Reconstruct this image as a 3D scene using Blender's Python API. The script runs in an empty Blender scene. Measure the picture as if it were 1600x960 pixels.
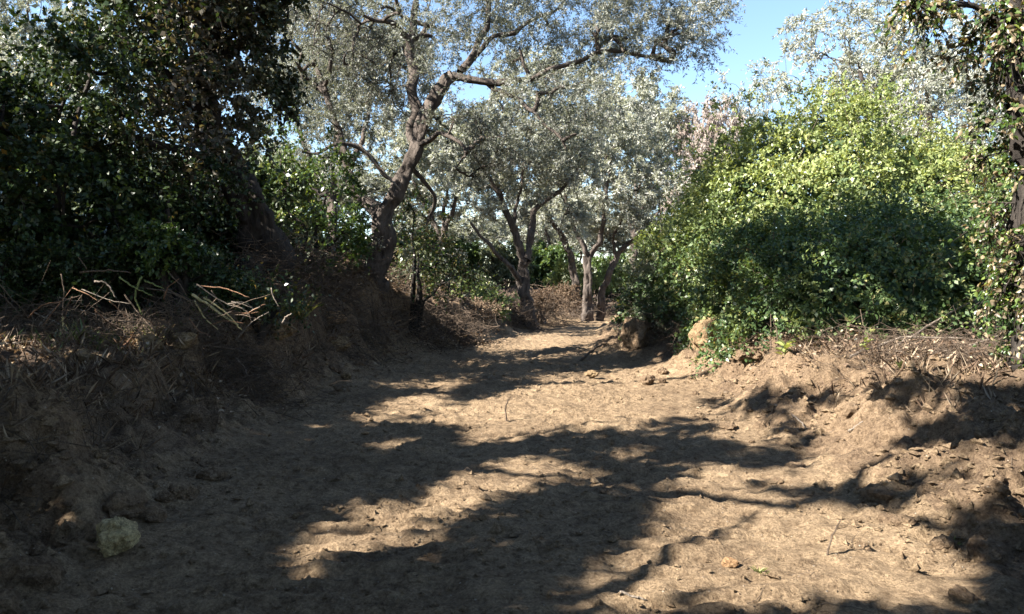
import bpy, math
import numpy as np
R = math.radians
sc = bpy.context.scene

# ------------------------------------------------------------------ camera, sky, sun, exposure
CAM_H = 1.5
F, CX, HZ = 1208.0, 800.0, 450.0            # focal length, centre and horizon row in photo pixels
cam_d = bpy.data.cameras.new('camera'); cam = bpy.data.objects.new('camera', cam_d)
sc.collection.objects.link(cam); sc.camera = cam
cam_d.sensor_width = 36; cam_d.lens = 36 * F / 1600; cam_d.clip_end = 2000; cam_d.clip_start = 0.05
cam.location = (0, 0, CAM_H); cam.rotation_euler = (R(90) - math.atan(30 / F), 0, 0)

SUN_E = R(38); SUN_AX, SUN_AY = 0.94, 0.342  # the light travels to the right and a little away
SUN = np.array([math.cos(SUN_E) * SUN_AX, math.cos(SUN_E) * SUN_AY, -math.sin(SUN_E)])
w = bpy.data.worlds.new('World'); sc.world = w; w.use_nodes = True
nt = w.node_tree; nt.nodes.clear()
sky = nt.nodes.new('ShaderNodeTexSky'); sky.sky_type = 'NISHITA'; sky.sun_disc = False
sky.sun_elevation = SUN_E; sky.sun_rotation = math.atan2(-SUN_AX, -SUN_AY)
sky.air_density = 1.0; sky.dust_density = 0.0; sky.ozone_density = 2.2
bg = nt.nodes.new('ShaderNodeBackground'); bg.inputs['Strength'].default_value = 0.055
wo = nt.nodes.new('ShaderNodeOutputWorld')
nt.links.new(sky.outputs[0], bg.inputs['Color']); nt.links.new(bg.outputs[0], wo.inputs['Surface'])

sd = bpy.data.lights.new('sun', 'SUN'); sd.energy = 5.0; sd.angle = R(0.55); sd.color = (1.0, 0.945, 0.86)
sun = bpy.data.objects.new('sun', sd); sc.collection.objects.link(sun)
from mathutils import Vector
sun.rotation_euler = Vector(SUN).to_track_quat('-Z', 'Y').to_euler(); sun.location = (-20, -8, 25)

sc.view_settings.view_transform = 'Standard'; sc.view_settings.look = 'None'
sc.view_settings.exposure = 2.55; sc.view_settings.gamma = 1.0
sc.cycles.max_bounces = 6; sc.cycles.diffuse_bounces = 3; sc.cycles.transmission_bounces = 4
sc.cycles.glossy_bounces = 2; sc.cycles.transparent_max_bounces = 4
sc.cycles.use_denoising = True

# ------------------------------------------------------------------ helpers
rng = np.random.default_rng(11)

def nrm(v): return v / np.maximum(np.linalg.norm(v, axis=-1, keepdims=True), 1e-9)

def _hash(ix, iy, iz, seed):
    h = (ix.astype(np.int64) * 374761393 + iy.astype(np.int64) * 668265263 + iz.astype(np.int64) * 2147483647 + seed * 974711) & 0xffffffff
    h = ((h ^ (h >> 13)) * 1274126177) & 0xffffffff
    h = h ^ (h >> 16)
    return (h & 0xffff) / 32767.5 - 1.0

def noise(x, y, z=0.0, seed=0):
    x = np.asarray(x, float); y = np.asarray(y, float); z = np.zeros_like(x) + z
    ix, iy, iz = np.floor(x), np.floor(y), np.floor(z)
    fx, fy, fz = x - ix, y - iy, z - iz
    fx = fx * fx * (3 - 2 * fx); fy = fy * fy * (3 - 2 * fy); fz = fz * fz * (3 - 2 * fz)
    r = 0
    for a in (0, 1):
        for b in (0, 1):
            for c in (0, 1):
                wgt = (fx if a else 1 - fx) * (fy if b else 1 - fy) * (fz if c else 1 - fz)
                r = r + wgt * _hash(ix + a, iy + b, iz + c, seed)
    return r

def fbm(x, y, oct=4, seed=0, gain=0.5):
    r = 0; a = 1.0; f = 1.0
    for i in range(oct):
        r = r + a * noise(np.asarray(x) * f + 17.3 * i, np.asarray(y) * f - 9.1 * i, 0.0, seed + i); a *= gain; f *= 2.03
    return r

def worley(x, y, seed=0):
    x = np.asarray(x, float); y = np.asarray(y, float); ix, iy = np.floor(x), np.floor(y); best = np.full(x.shape, 9.0); z = np.zeros_like(x); val = np.zeros_like(x)
    for a in (-1, 0, 1):
        for b in (-1, 0, 1):
            cx, cy = ix + a, iy + b; qx = cx + .5 + .48 * _hash(cx, cy, z, seed); qy = cy + .5 + .48 * _hash(cx, cy, z, seed + 1); d = (qx - x) ** 2 + (qy - y) ** 2
            m = d < best; best = np.where(m, d, best); val = np.where(m, _hash(cx, cy, z, seed + 2), val)
    return np.sqrt(best), val

def sstep(t, a, b):
    u = np.clip((t - a) / (b - a), 0, 1); return u * u * (3 - 2 * u)

def W(px, py, d):
    return np.array([(px - CX) / F * d, d, CAM_H - (py - HZ) / F * d])

def mesh_obj(name, V, Fs, mats, parent=None, attrs=None, smooth=True, mat_idx=None, loc=None):
    """V (n,3); Fs list of (m,k) face arrays; mats one material or a list."""
    V = np.asarray(V, np.float32)
    if loc is not None: V = V - np.asarray(loc, np.float32)
    me = bpy.data.meshes.new(name)
    me.vertices.add(len(V)); me.vertices.foreach_set('co', V.ravel())
    loops = np.concatenate([f.ravel() for f in Fs]).astype(np.int32)
    tot = np.concatenate([np.full(len(f), f.shape[1], np.int32) for f in Fs])
    st = np.concatenate([[0], np.cumsum(tot)[:-1]]).astype(np.int32)
    me.loops.add(len(loops)); me.loops.foreach_set('vertex_index', loops)
    me.polygons.add(len(tot)); me.polygons.foreach_set('loop_start', st); me.polygons.foreach_set('loop_total', tot)
    me.polygons.foreach_set('use_smooth', np.full(len(tot), bool(smooth)))
    for m in (mats if isinstance(mats, list) else [mats]): me.materials.append(m)
    if mat_idx is not None:
        me.polygons.foreach_set('material_index', np.concatenate([np.full(len(f), i, np.int32) for f, i in zip(Fs, mat_idx)]))
    me.update()
    for k, v in (attrs or {}).items():
        a = me.attributes.new(k, 'FLOAT', 'POINT'); a.data.foreach_set('value', np.asarray(v, np.float32))
    o = bpy.data.objects.new(name, me); sc.collection.objects.link(o)
    if parent is not None: o.parent = parent
    elif loc is not None: o.location = [float(q) for q in loc]
    return o

def tag(o, label=None, cat=None, group=None, kind=None):
    for k, v in (('label', label), ('category', cat), ('group', group), ('kind', kind)):
        if v: o[k] = v
    return o

def empty(name, loc, label, cat, group=None):
    o = bpy.data.objects.new(name, None); sc.collection.objects.link(o); o.location = [float(q) for q in loc]
    o.empty_display_size = 0.2
    return tag(o, label, cat, group)

def tubes(P, Rr, k=3, cap=False):
    P = np.asarray(P, float); Rr = np.asarray(Rr, float)
    if cap:
        P = np.concatenate([P[:, :1], P, P[:, -1:]], 1); z = np.full((len(P), 1), 1e-4); Rr = np.concatenate([z, Rr, z], 1)
    N, m, _ = P.shape
    T = nrm(np.gradient(P, axis=1))
    if cap: T[:, 0] = T[:, 1] = nrm(P[:, 2] - P[:, 1]); T[:, -1] = T[:, -2] = nrm(P[:, -2] - P[:, -3])
    mt = nrm(P[:, -1] - P[:, 0])
    ref = np.where(np.abs(mt[:, 2:3]) < 0.8, np.array([[0, 0, 1.0]]), np.array([[1.0, 0, 0]]))[:, None]
    U = nrm(np.cross(T, np.broadcast_to(ref, T.shape))); Vv = np.cross(T, U)
    a = np.linspace(0, 2 * np.pi, k, endpoint=False)
    vert = P[:, :, None] + Rr[..., None, None] * (np.cos(a)[:, None] * U[:, :, None] + np.sin(a)[:, None] * Vv[:, :, None])
    b = (np.arange(N) * m * k)[:, None, None]; i = (np.arange(m - 1) * k)[None, :, None]; j = np.arange(k)[None, None]
    j2 = (j + 1) % k
    f = np.stack([b + i + j, b + i + j2, b + i + k + j2, b + i + k + j], -1).reshape(-1, 4)
    return vert.reshape(-1, 3), f

def leaves(P, D, Nn, L, Wd, hexa=False, fold=0.18):
    """leaf blades: diamonds (one quad) or six-sided folded blades (two quads)."""
    D = nrm(D); S = nrm(np.cross(D, Nn)); Nn = np.cross(S, D); L = np.asarray(L)[:, None] * np.ones((len(P), 1)); Wd = np.asarray(Wd)[:, None] * np.ones((len(P), 1))
    n = len(P)
    if not hexa:
        mid = P + D * L * 0.45 + Nn * Wd * fold
        V = np.stack([P, mid + S * Wd / 2, P + D * L, mid - S * Wd / 2], 1)
        f = np.arange(n * 4).reshape(n, 4)
        return V.reshape(-1, 3), f, 4
    up = Nn * Wd * fold
    V = np.stack([P, P + D * L * .25 + S * Wd * .5 + up, P + D * L * .62 + S * Wd * .42 + up, P + D * L - Nn * L * .12,
                  P + D * L * .62 - S * Wd * .42 + up, P + D * L * .25 - S * Wd * .5 + up], 1)
    b = (np.arange(n) * 6)[:, None]
    f = np.concatenate([b + np.array([[0, 1, 2, 3]]), b + np.array([[0, 3, 4, 5]])])
    return V.reshape(-1, 3), f, 6

# ------------------------------------------------------------------ materials
def new_mat(name):
    m = bpy.data.materials.new(name); m.use_nodes = True; t = m.node_tree; t.nodes.clear()
    out = t.nodes.new('ShaderNodeOutputMaterial'); return m, t, out
def N(t, ty, **kw):
    n = t.nodes.new(ty)
    for k, v in kw.items(): setattr(n, k, v)
    return n
def ramp(t, stops):
    r = t.nodes.new('ShaderNodeValToRGB'); e = r.color_ramp.elements
    while len(e) < len(stops): e.new(0.5)
    for i, (p, c) in enumerate(stops): e[i].position = p; e[i].color = (*c, 1)
    return r
def mixc(t, fac, a, b, mode='MIX'):
    n = t.nodes.new('ShaderNodeMix'); n.data_type = 'RGBA'; n.blend_type = mode
    for s, v in ((n.inputs[0], fac), (n.inputs[6], a), (n.inputs[7], b)):
        if hasattr(v, 'is_output'): t.links.new(v, s)
        elif isinstance(v, tuple): s.default_value = (*v, 1)
        else: s.default_value = v
    return n.outputs[2]

def leaf_mat(name, stops, stops2=None, trans=0.3, rough=0.5, spec=0.3, ttint=(1.25, 1.15, 0.5)):
    m, t, out = new_mat(name)
    a = N(t, 'ShaderNodeAttribute', attribute_name='rnd'); r = ramp(t, stops); t.links.new(a.outputs['Fac'], r.inputs[0]); col = r.outputs[0]
    if stops2:
        b = N(t, 'ShaderNodeAttribute', attribute_name='tint'); r2 = ramp(t, stops2); t.links.new(a.outputs['Fac'], r2.inputs[0])
        col = mixc(t, b.outputs['Fac'], col, r2.outputs[0])
    p = N(t, 'ShaderNodeBsdfPrincipled'); t.links.new(col, p.inputs['Base Color'])
    p.inputs['Roughness'].default_value = rough; p.inputs['Specular IOR Level'].default_value = spec
    tr = N(t, 'ShaderNodeBsdfTranslucent'); t.links.new(mixc(t, 1.0, col, ttint, 'MULTIPLY'), tr.inputs['Color'])
    mx = N(t, 'ShaderNodeMixShader'); mx.inputs[0].default_value = trans
    t.links.new(p.outputs[0], mx.inputs[1]); t.links.new(tr.outputs[0], mx.inputs[2]); t.links.new(mx.outputs[0], out.inputs['Surface'])
    return m

def bark_mat(name, c1, c2, scale=9.0):
    m, t, out = new_mat(name)
    tc = N(t, 'ShaderNodeTexCoord'); mp = N(t, 'ShaderNodeMapping'); mp.inputs['Scale'].default_value = (1, 1, .28)
    t.links.new(tc.outputs['Object'], mp.inputs[0])
    n1 = N(t, 'ShaderNodeTexNoise'); n1.inputs['Scale'].default_value = scale; n1.inputs['Detail'].default_value = 8; n1.inputs['Roughness'].default_value = .7
    t.links.new(mp.outputs[0], n1.inputs['Vector'])
    r = ramp(t, [(.32, c1), (.68, c2)]); t.links.new(n1.outputs[0], r.inputs[0])
    p = N(t, 'ShaderNodeBsdfPrincipled'); p.inputs['Roughness'].default_value = .9; p.inputs['Specular IOR Level'].default_value = .15
    t.links.new(r.outputs[0], p.inputs['Base Color'])
    b = N(t, 'ShaderNodeBump'); b.inputs['Strength'].default_value = 1; b.inputs['Distance'].default_value = .06
    t.links.new(n1.outputs[0], b.inputs['Height']); t.links.new(b.outputs[0], p.inputs['Normal']); t.links.new(p.outputs[0], out.inputs['Surface'])
    return m

def soil_mat(name, dark, light, litter=None, tread=0.0):
    m, t, out = new_mat(name); L = t.links
    g = N(t, 'ShaderNodeNewGeometry'); pos = g.outputs['Position']
    def nz(scale, detail, rough=.6):
        n = N(t, 'ShaderNodeTexNoise'); n.inputs['Scale'].default_value = scale; n.inputs['Detail'].default_value = detail; n.inputs['Roughness'].default_value = rough
        L.new(pos, n.inputs['Vector']); return n.outputs[0]
    big, mid, fine = nz(.7, 4), nz(6, 8, .7), nz(60, 6, .75)
    r = ramp(t, [(.30, dark), (.68, light)]); mm = N(t, 'ShaderNodeMath', operation='MULTIPLY_ADD'); L.new(big, mm.inputs[0]); mm.inputs[1].default_value = .45
    m2 = N(t, 'ShaderNodeMath', operation='MULTIPLY'); L.new(mid, m2.inputs[0]); m2.inputs[1].default_value = .55; L.new(m2.outputs[0], mm.inputs[2])
    L.new(mm.outputs[0], r.inputs[0]); col = r.outputs[0]
    rf = ramp(t, [(.36, (.42, .39, .37)), (.6, (1.15, 1.15, 1.15))]); L.new(fine, rf.inputs[0]); col = mixc(t, .8, col, rf.outputs[0], 'MULTIPLY')
    rg = ramp(t, [(.38, (.5, .47, .45)), (.52, (1, 1, 1)), (.75, (1.12, 1.12, 1.1))]); L.new(nz(17, 5, .75), rg.inputs[0]); col = mixc(t, .85, col, rg.outputs[0], 'MULTIPLY')
    # small pale stones and dark bits of root in the soil
    v = N(t, 'ShaderNodeTexVoronoi'); v.inputs['Scale'].default_value = 22; L.new(pos, v.inputs['Vector'])
    rs = ramp(t, [(.0, (1, 1, 1)), (.10, (1, 1, 1)), (.16, (0, 0, 0))]); L.new(v.outputs['Distance'], rs.inputs[0])
    sep = N(t, 'ShaderNodeSeparateColor'); L.new(v.outputs['Color'], sep.inputs[0])
    lt = N(t, 'ShaderNodeMath', operation='LESS_THAN'); L.new(sep.outputs[0], lt.inputs[0]); lt.inputs[1].default_value = .45
    ml = N(t, 'ShaderNodeMath', operation='MULTIPLY'); L.new(lt.outputs[0], ml.inputs[0]); L.new(rs.outputs[0], ml.inputs[1])
    stone = ramp(t, [(.0, (.07, .045, .03)), (.5, (.16, .11, .075)), (.8, (.40, .33, .25))]); L.new(sep.outputs[1], stone.inputs[0])
    col = mixc(t, ml.outputs[0], col, stone.outputs[0])
    if litter:
        a = N(t, 'ShaderNodeAttribute', attribute_name='litter'); rl = ramp(t, [(.3, litter[0]), (.7, litter[1])]); L.new(nz(35, 5, .8), rl.inputs[0])
        col = mixc(t, a.outputs['Fac'], col, rl.outputs[0])
    p = N(t, 'ShaderNodeBsdfPrincipled'); p.inputs['Roughness'].default_value = .95; p.inputs['Specular IOR Level'].default_value = .12
    L.new(col, p.inputs['Base Color'])
    h = N(t, 'ShaderNodeMath', operation='MULTIPLY_ADD'); L.new(fine, h.inputs[0]); h.inputs[1].default_value = .35; L.new(mid, h.inputs[2])
    h2 = N(t, 'ShaderNodeMath', operation='MULTIPLY_ADD'); L.new(ml.outputs[0], h2.inputs[0]); h2.inputs[1].default_value = .12; L.new(h.outputs[0], h2.inputs[2])
    b = N(t, 'ShaderNodeBump'); b.inputs['Strength'].default_value = 1; b.inputs['Distance'].default_value = .12
    L.new(h2.outputs[0], b.inputs['Height']); L.new(b.outputs[0], p.inputs['Normal']); L.new(p.outputs[0], out.inputs['Surface'])
    return m

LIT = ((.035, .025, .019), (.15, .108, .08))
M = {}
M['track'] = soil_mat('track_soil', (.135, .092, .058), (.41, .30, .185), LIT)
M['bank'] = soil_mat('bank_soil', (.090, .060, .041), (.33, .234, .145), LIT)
M['clod'] = soil_mat('clod_soil', (.22, .15, .085), (.40, .29, .165))
M['olive'] = leaf_mat('olive_leaf', [(0, (.08, .092, .066)), (.4, (.15, .16, .132)), (.7, (.235, .24, .218)), (1, (.34, .335, .32))], trans=.32, rough=.55, spec=.3, ttint=(1.1, 1.08, .7))
M['olive_pale'] = leaf_mat('pale_olive_leaf', [(0, (.17, .185, .14)), (.5, (.29, .298, .255)), (1, (.44, .43, .405))], trans=.34, rough=.5, ttint=(1.1, 1.1, .7))
M['dry_pink'] = leaf_mat('dry_twiggy_leaf', [(0, (.26, .20, .17)), (.5, (.36, .30, .26)), (1, (.45, .40, .36))], trans=.3, rough=.7, ttint=(1, 1, .9))
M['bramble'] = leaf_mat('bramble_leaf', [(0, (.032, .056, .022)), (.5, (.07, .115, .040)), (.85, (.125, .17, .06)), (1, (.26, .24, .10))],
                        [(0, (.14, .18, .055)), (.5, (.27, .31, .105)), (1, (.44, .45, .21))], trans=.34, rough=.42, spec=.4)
M['greyshrub'] = leaf_mat('grey_green_leaf', [(0, (.055, .075, .04)), (.6, (.12, .14, .085)), (1, (.23, .22, .17))], trans=.25)
M['evergreen'] = leaf_mat('evergreen_leaf', [(0, (.012, .024, .009)), (.6, (.026, .046, .015)), (.93, (.055, .08, .024)), (1, (.2, .13, .03))],
                          [(0, (.06, .05, .035)), (.6, (.13, .11, .085)), (1, (.22, .19, .15))], trans=.2, rough=.4, spec=.32)
M['ivy'] = leaf_mat('ivy_leaf', [(0, (.02, .045, .015)), (.5, (.05, .085, .02)), (.85, (.12, .16, .035)), (1, (.25, .25, .06))],
                    [(0, (.08, .06, .04)), (.5, (.19, .14, .09)), (1, (.32, .26, .17))], trans=.3, rough=.35, spec=.45)
M['drybrown'] = leaf_mat('dry_brown_leaf', [(0, (.07, .045, .03)), (.5, (.16, .11, .075)), (1, (.34, .27, .19))], trans=.2, rough=.8, spec=.1, ttint=(1.1, .9, .6))
M['grass'] = leaf_mat('grass_blade', [(0, (.05, .09, .02)), (.6, (.12, .16, .045)), (1, (.34, .29, .13))], trans=.3)
M['bark'] = bark_mat('olive_bark', (.018, .014, .012), (.125, .102, .086))
M['bark_dark'] = bark_mat('ivied_bark', (.012, .010, .009), (.055, .046, .039))
M['deadwood'] = bark_mat('bleached_wood', (.12, .095, .075), (.30, .25, .20), 30)
M['twig'] = bark_mat('brown_twig', (.06, .042, .03), (.20, .15, .11), 40)
M['cane'] = bark_mat('straw_cane', (.30, .24, .10), (.55, .46, .25), 25)
M['cane_green'] = bark_mat('green_cane', (.12, .15, .045), (.26, .27, .11), 25)
M['redstick'] = bark_mat('reddish_stick', (.12, .06, .035), (.26, .15, .09), 30)
M['pale_clod'] = soil_mat('pale_yellow_clod', (.50, .39, .18), (.80, .66, .38))
M['stone'] = soil_mat('orange_stone', (.34, .20, .10), (.48, .32, .18))

# ------------------------------------------------------------------ terrain shape
def curve1(pts):
    ys, xs = zip(*pts); yy = np.arange(-60, 260, .25); v = np.interp(yy, ys, xs)
    kk = np.hanning(17); kk /= kk.sum(); v = np.convolve(np.pad(v, 8, 'edge'), kk, 'valid')
    return lambda y: np.interp(y, yy, v)
XL = curve1([(-10, -2.1), (4, -2.45), (6, -2.65), (8.6, -2.9), (13, -2.6), (16.5, -2.2), (19.5, -1.75), (22.5, -.7), (26, .15), (30, 1.05), (36, 2.1), (44, 3.6), (60, 6)])
XR = curve1([(-10, 2.3), (4.3, 2.45), (6, 2.5), (8.2, 2.6), (11.3, 2.9), (14, 3.05), (16.5, 2.15), (19, 2.0), (22, 2.35), (26, 3.0), (33, 4.3), (40, 5.6), (60, 9)])
HL = curve1([(-10, .8), (4, .74), (9, .86), (12, 1.0), (15, 1.4), (18, 1.5), (21, 1.3), (25, 1.0), (32, .7), (60, .7)])
HR = curve1([(-10, .75), (6, .72), (9, .72), (12, .72), (15, .62), (17, .5), (22, .5), (30, .6), (60, .7)])
MOUNDS = [(3.3, 13.3, .75, .28), (2.7, 16.3, .7, .25), (-3.35, 16.2, 1.2, .45), (-4.2, 12.7, 1.3, .55), (3.1, 11.2, .5, .12), (3.0, 9.0, .45, .10), (-3.0, 7.4, .35, .12), (-2.95, 9.6, .4, .16), (3.6, 7.0, .5, .1)]
BURROW = (3.62, 8.35)

def terrain(x, y):
    x = np.asarray(x, float); y = np.asarray(y, float)
    xl, xr = XL(y) + .22 * noise(y * 1.1, y * 0 + 3.3, 0, 5) + .1 * noise(y * 3.1, y * 0 + 1.3, 0, 6), XR(y) + .25 * noise(y * .9, y * 0 + 8.8, 0, 7) + .1 * noise(y * 2.7, y * 0, 0, 8)
    tl, tr = xl - x, x - xr
    wob = .12 * fbm(x * 1.4, y * 1.4, 3, 21)
    left = HL(y) * (.40 * sstep(tl + wob, -.3, .7) + .48 * sstep(tl + wob * 1.8, .42, .72) + .12 * sstep(tl, .8, 2.5)) + .05 * np.clip(tl - 1, 0, 9)
    right = HR(y) * (.50 * sstep(tr + wob, -.3, 1.0) + .35 * sstep(tr + wob * 1.5, .5, 1.1) + .15 * sstep(tr, 1.2, 3)) + .03 * np.clip(tr - 1.6, 0, 9)
    off = np.maximum(sstep(tl, -.35, .3), sstep(tr, -.35, .5))
    far = sstep(y, 38, 46) * .55
    z = left + right + far
    z = z + .05 * (np.clip((x - (xl + xr) / 2) / 2.5, -1, 1) ** 2) * (1 - off)
    n1, n2, n3 = fbm(x * .8, y * .8, 3, 31), fbm(x * 3.2, y * 3.2, 3, 41), fbm(x * 11, y * 11, 2, 51)
    fade = 1 - .75 * sstep(np.abs(x), 9, 20)
    n4 = np.abs(fbm(x * 5.5, y * 5.5, 2, 55)); z = z + fade * (n1 * (.03 + .08 * off) + n2 * (.018 + .06 * off) + n3 * (.008 + .018 * off) + (.35 - n4) * (.026 + .03 * off))
    # lumps with sharp rims on the freshly cut banks
    z = z + off * fade * .09 * np.maximum(0, fbm(x * 2.2 + 4, y * 2.2, 2, 61)) ** 1.5
    w1, v1 = worley(x * 3.4 + n1 * .5, y * 3.4 + n2 * .3, 201); w2, v2 = worley(x * 8.5, y * 8.5, 205); cl = off * fade * sstep(np.abs(x), 9, 6)
    z = z + cl * ((.055 + .045 * v1) * np.maximum(0, 1 - 1.6 * w1 ** 2) + (.034 + .03 * v2) * np.maximum(0, 1 - 1.7 * w2 ** 2) - .035 + .014 * noise(x * 19, y * 19, 0, 207)) + (1 - off) * fade * (.010 + .016 * v2) * np.maximum(0, 1 - 1.7 * w2 ** 2)
    z = z + (1 - off) * fade * (.011 * fbm(x * 1.3, y * 8.5, 2, 211) + .006 * noise(x * 17, y * 17, 0, 213))
    # crawler tread marks across the track
    for c in (-1.0, 1.05):
        m = sstep(.62 - np.abs(x - (xl + xr) / 2 - c), -.12, .12) * (1 - off) * sstep(fbm(x * .6, y * .6, 2, 71), -.7, 0)
        z = z + m * (.05 * np.abs(np.sin(np.pi * (y + .06 * noise(x * 2, y * 2, 0, 3)) / .19)) ** 2 * (.75 + .3 * n2) - .03)
    for cx, cy, r, h in MOUNDS:
        d2 = ((x - cx) ** 2 + (y - cy) ** 2) / r ** 2
        z = z + h * np.exp(-d2 * np.clip(1 + .4 * n2 + .4 * n1, .5, 2)) * (1 + .25 * n2 + .2 * n3)
    z = z - .22 * np.exp(-(((x - BURROW[0]) / .13) ** 2 + ((y - BURROW[1]) / .16) ** 2) ** 2)
    return z

def graded(segs):
    out = [segs[0][0]]
    for a, b, s0, s1 in segs:
        x = a
        while x < b - 1e-6:
            f = (x - a) / (b - a); x = min(b, x + s0 * (1 - f) + s1 * f); out.append(x)
    return np.array(out)
gx = graded([(-180, -40, 22, 8), (-40, -9, 6, .4), (-9, -4.2, .3, .05), (-4.2, 4.8, .038, .038), (4.8, 10, .05, .3), (10, 40, .4, 6), (40, 180, 8, 22)])
gy = graded([(-90, -10, 16, 3), (-10, 2.2, 2, .05), (2.2, 7, .034, .034), (7, 14, .034, .085), (14, 26, .085, .18), (26, 46, .2, .6), (46, 80, .6, 5), (80, 260, 6, 26)])
X, Y = np.meshgrid(gx, gy); Z = terrain(X, Y)
GV = np.stack([X, Y, Z], -1).reshape(-1, 3)
nxg = len(gx); ii, jj = np.meshgrid(np.arange(len(gx) - 1), np.arange(len(gy) - 1))
b0 = (jj * nxg + ii).ravel(); GF = np.stack([b0, b0 + 1, b0 + nxg + 1, b0 + nxg], 1)
fcx = (X[:-1, :-1] + X[1:, 1:]).ravel() / 2; fcy = (Y[:-1, :-1] + Y[1:, 1:]).ravel() / 2
tl_, tr_ = XL(fcy) - fcx, fcx - XR(fcy)
jit = .15 * noise(fcx * 3, fcy * 3, 0, 77)
inr = (fcy > -9) & (fcy < 42)
is_l = inr & (tl_ + jit > .05) & (tl_ + jit < 1.3); is_r = inr & (tr_ + jit > .05) & (tr_ + jit < 1.7)
is_t = inr & ~is_l & ~is_r & (tl_ < .6) & (tr_ < .6)
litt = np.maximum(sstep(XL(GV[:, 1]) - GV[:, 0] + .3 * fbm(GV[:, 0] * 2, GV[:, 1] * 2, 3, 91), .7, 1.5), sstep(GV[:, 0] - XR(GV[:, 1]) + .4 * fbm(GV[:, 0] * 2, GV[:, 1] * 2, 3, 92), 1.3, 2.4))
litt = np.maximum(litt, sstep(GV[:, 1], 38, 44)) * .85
def sub(name, mask, mat):
    f = GF[mask]; u, inv = np.unique(f, return_inverse=True)
    o = mesh_obj(name, GV[u], [inv.reshape(f.shape)], mat, attrs={'litter': litt[u]})
    return tag(o, kind='structure')
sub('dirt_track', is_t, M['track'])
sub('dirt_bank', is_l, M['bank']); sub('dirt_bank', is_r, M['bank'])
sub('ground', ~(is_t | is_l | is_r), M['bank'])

def ground_hit(px, py, dmin=2.5, dmax=60):
    d = np.linspace(dmin, dmax, 4000) if dmax > 30 else np.linspace(dmin, dmax, 1500)
    x = (px - CX) / F * d; z = CAM_H - (py - HZ) / F * d
    k = np.nonzero(z < terrain(x, d))[0]; k = k[0] if len(k) else len(d) - 1
    return np.array([x[k], d[k], float(terrain(x[k], d[k]))])
def on_ground(x, y): return np.array([x, y, float(terrain(x, y))])

# ------------------------------------------------------------------ patches drawn to be sunlit; leaves that would shade them are cut away
DOMES = {  # bushes of the thicket on the right: centre, radii
    'main': ((6.9, 17.2, .5), (4.1, 4.3, 5.7)), 'behind': ((5.4, 19.2, .5), (1.6, 2.2, 4.1)), 'rightup': ((9.6, 16.2, .5), (2.4, 2.8, 4.3)),
    'frontright': ((6.4, 11.7, .5), (2.9, 2.0, 2.3)), 'frontmid': ((4.8, 13.5, .5), (1.5, 1.5, 2.1)), 'left': ((3.95, 17.3, .4), (1.4, 1.6, 2.1))}
LITP = [
 [(440, 900), (500, 922), (560, 885), (640, 855), (720, 820), (790, 792), (935, 732), (850, 712), (740, 728), (680, 760), (600, 788), (540, 790), (480, 820), (445, 850)],
 [(540, 662), (600, 625), (660, 610), (722, 616), (690, 640), (600, 662)],
 [(690, 640), (760, 625), (850, 600), (1000, 600), (1092, 622), (1060, 650), (950, 672), (820, 688), (720, 702), (700, 690), (740, 670), (660, 662)],
 [(540, 600), (640, 585), (760, 588), (740, 606), (560, 610)],
 [(600, 575), (760, 568), (900, 572), (1050, 583), (1085, 603), (900, 596), (760, 585)],
 [(680, 540), (800, 538), (880, 548), (820, 558), (690, 553)], [(830, 520), (940, 503), (960, 515), (850, 531)], [(840, 495), (940, 490), (950, 500), (850, 505)],
 [(1045, 595), (1060, 560), (1088, 508), (1130, 550), (1105, 605)], [(950, 520), (1010, 515), (1000, 560), (940, 560)],
 [(980, 850), (1020, 768), (1120, 755), (1250, 785), (1400, 800), (1530, 738), (1640, 705), (1640, 790), (1490, 825), (1560, 900), (1540, 980), (800, 980), (840, 920), (960, 900)],
 [(895, 752), (985, 738), (980, 772), (915, 772)], [(1110, 662), (1180, 648), (1255, 690), (1180, 702), (1110, 682)],
 [(1240, 640), (1300, 632), (1425, 638), (1400, 695), (1330, 702), (1260, 682)],
 [(1180, 610), (1205, 560), (1330, 548), (1460, 560), (1340, 625), (1290, 600), (1215, 600)], [(1290, 525), (1450, 500), (1640, 430), (1640, 610), (1500, 600), (1420, 578)],
 [(1250, 705), (1420, 692), (1500, 700), (1600, 690), (1600, 715), (1500, 735), (1400, 780), (1260, 760)], [(1440, 640), (1500, 630), (1520, 660), (1450, 668)], [(560, 700), (640, 690), (650, 705), (570, 712)], [(1000, 640), (1110, 632), (1120, 645), (1010, 655)],
 [(940, 712), (1040, 698), (1035, 712), (950, 720)], [(1080, 735), (1300, 740), (1290, 765), (1080, 750)],
 [(205, 528), (312, 522), (312, 552), (210, 562)], [(0, 545), (100, 548), (168, 560), (150, 580), (0, 578)], [(412, 515), (465, 515), (450, 545), (405, 535)],
 [(488, 498), (545, 492), (552, 548), (515, 552)], [(315, 455), (400, 500), (390, 525), (330, 500)], [(400, 600), (460, 630), (430, 640), (390, 612)],
 [(1020, 345), (1100, 330), (1200, 338), (1270, 318), (1390, 308), (1530, 335), (1640, 330), (1640, -400), (1000, -400)], [(980, 420), (1060, 300), (1100, 330), (1040, 430)],
 [(1290, 400), (1340, 410), (1330, 450), (1280, 440)], [(1170, 420), (1230, 430), (1220, 450), (1170, 445)], [(1500, 610), (1500, -60), (1676, -60), (1676, 610)],
 [(240, 340), (340, 345), (330, 385), (250, 375)], [(440, 170), (600, 190), (600, 430), (465, 430)], [(625, 330), (765, 330), (765, 490), (625, 450)],
]
LW, LH, LY0 = 420, 340, -400
lx, ly = np.meshgrid((np.arange(LW) + .5) * 4, LY0 + (np.arange(LH) + .5) * 4)
LMASK = np.zeros((LH, LW), bool)
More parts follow.
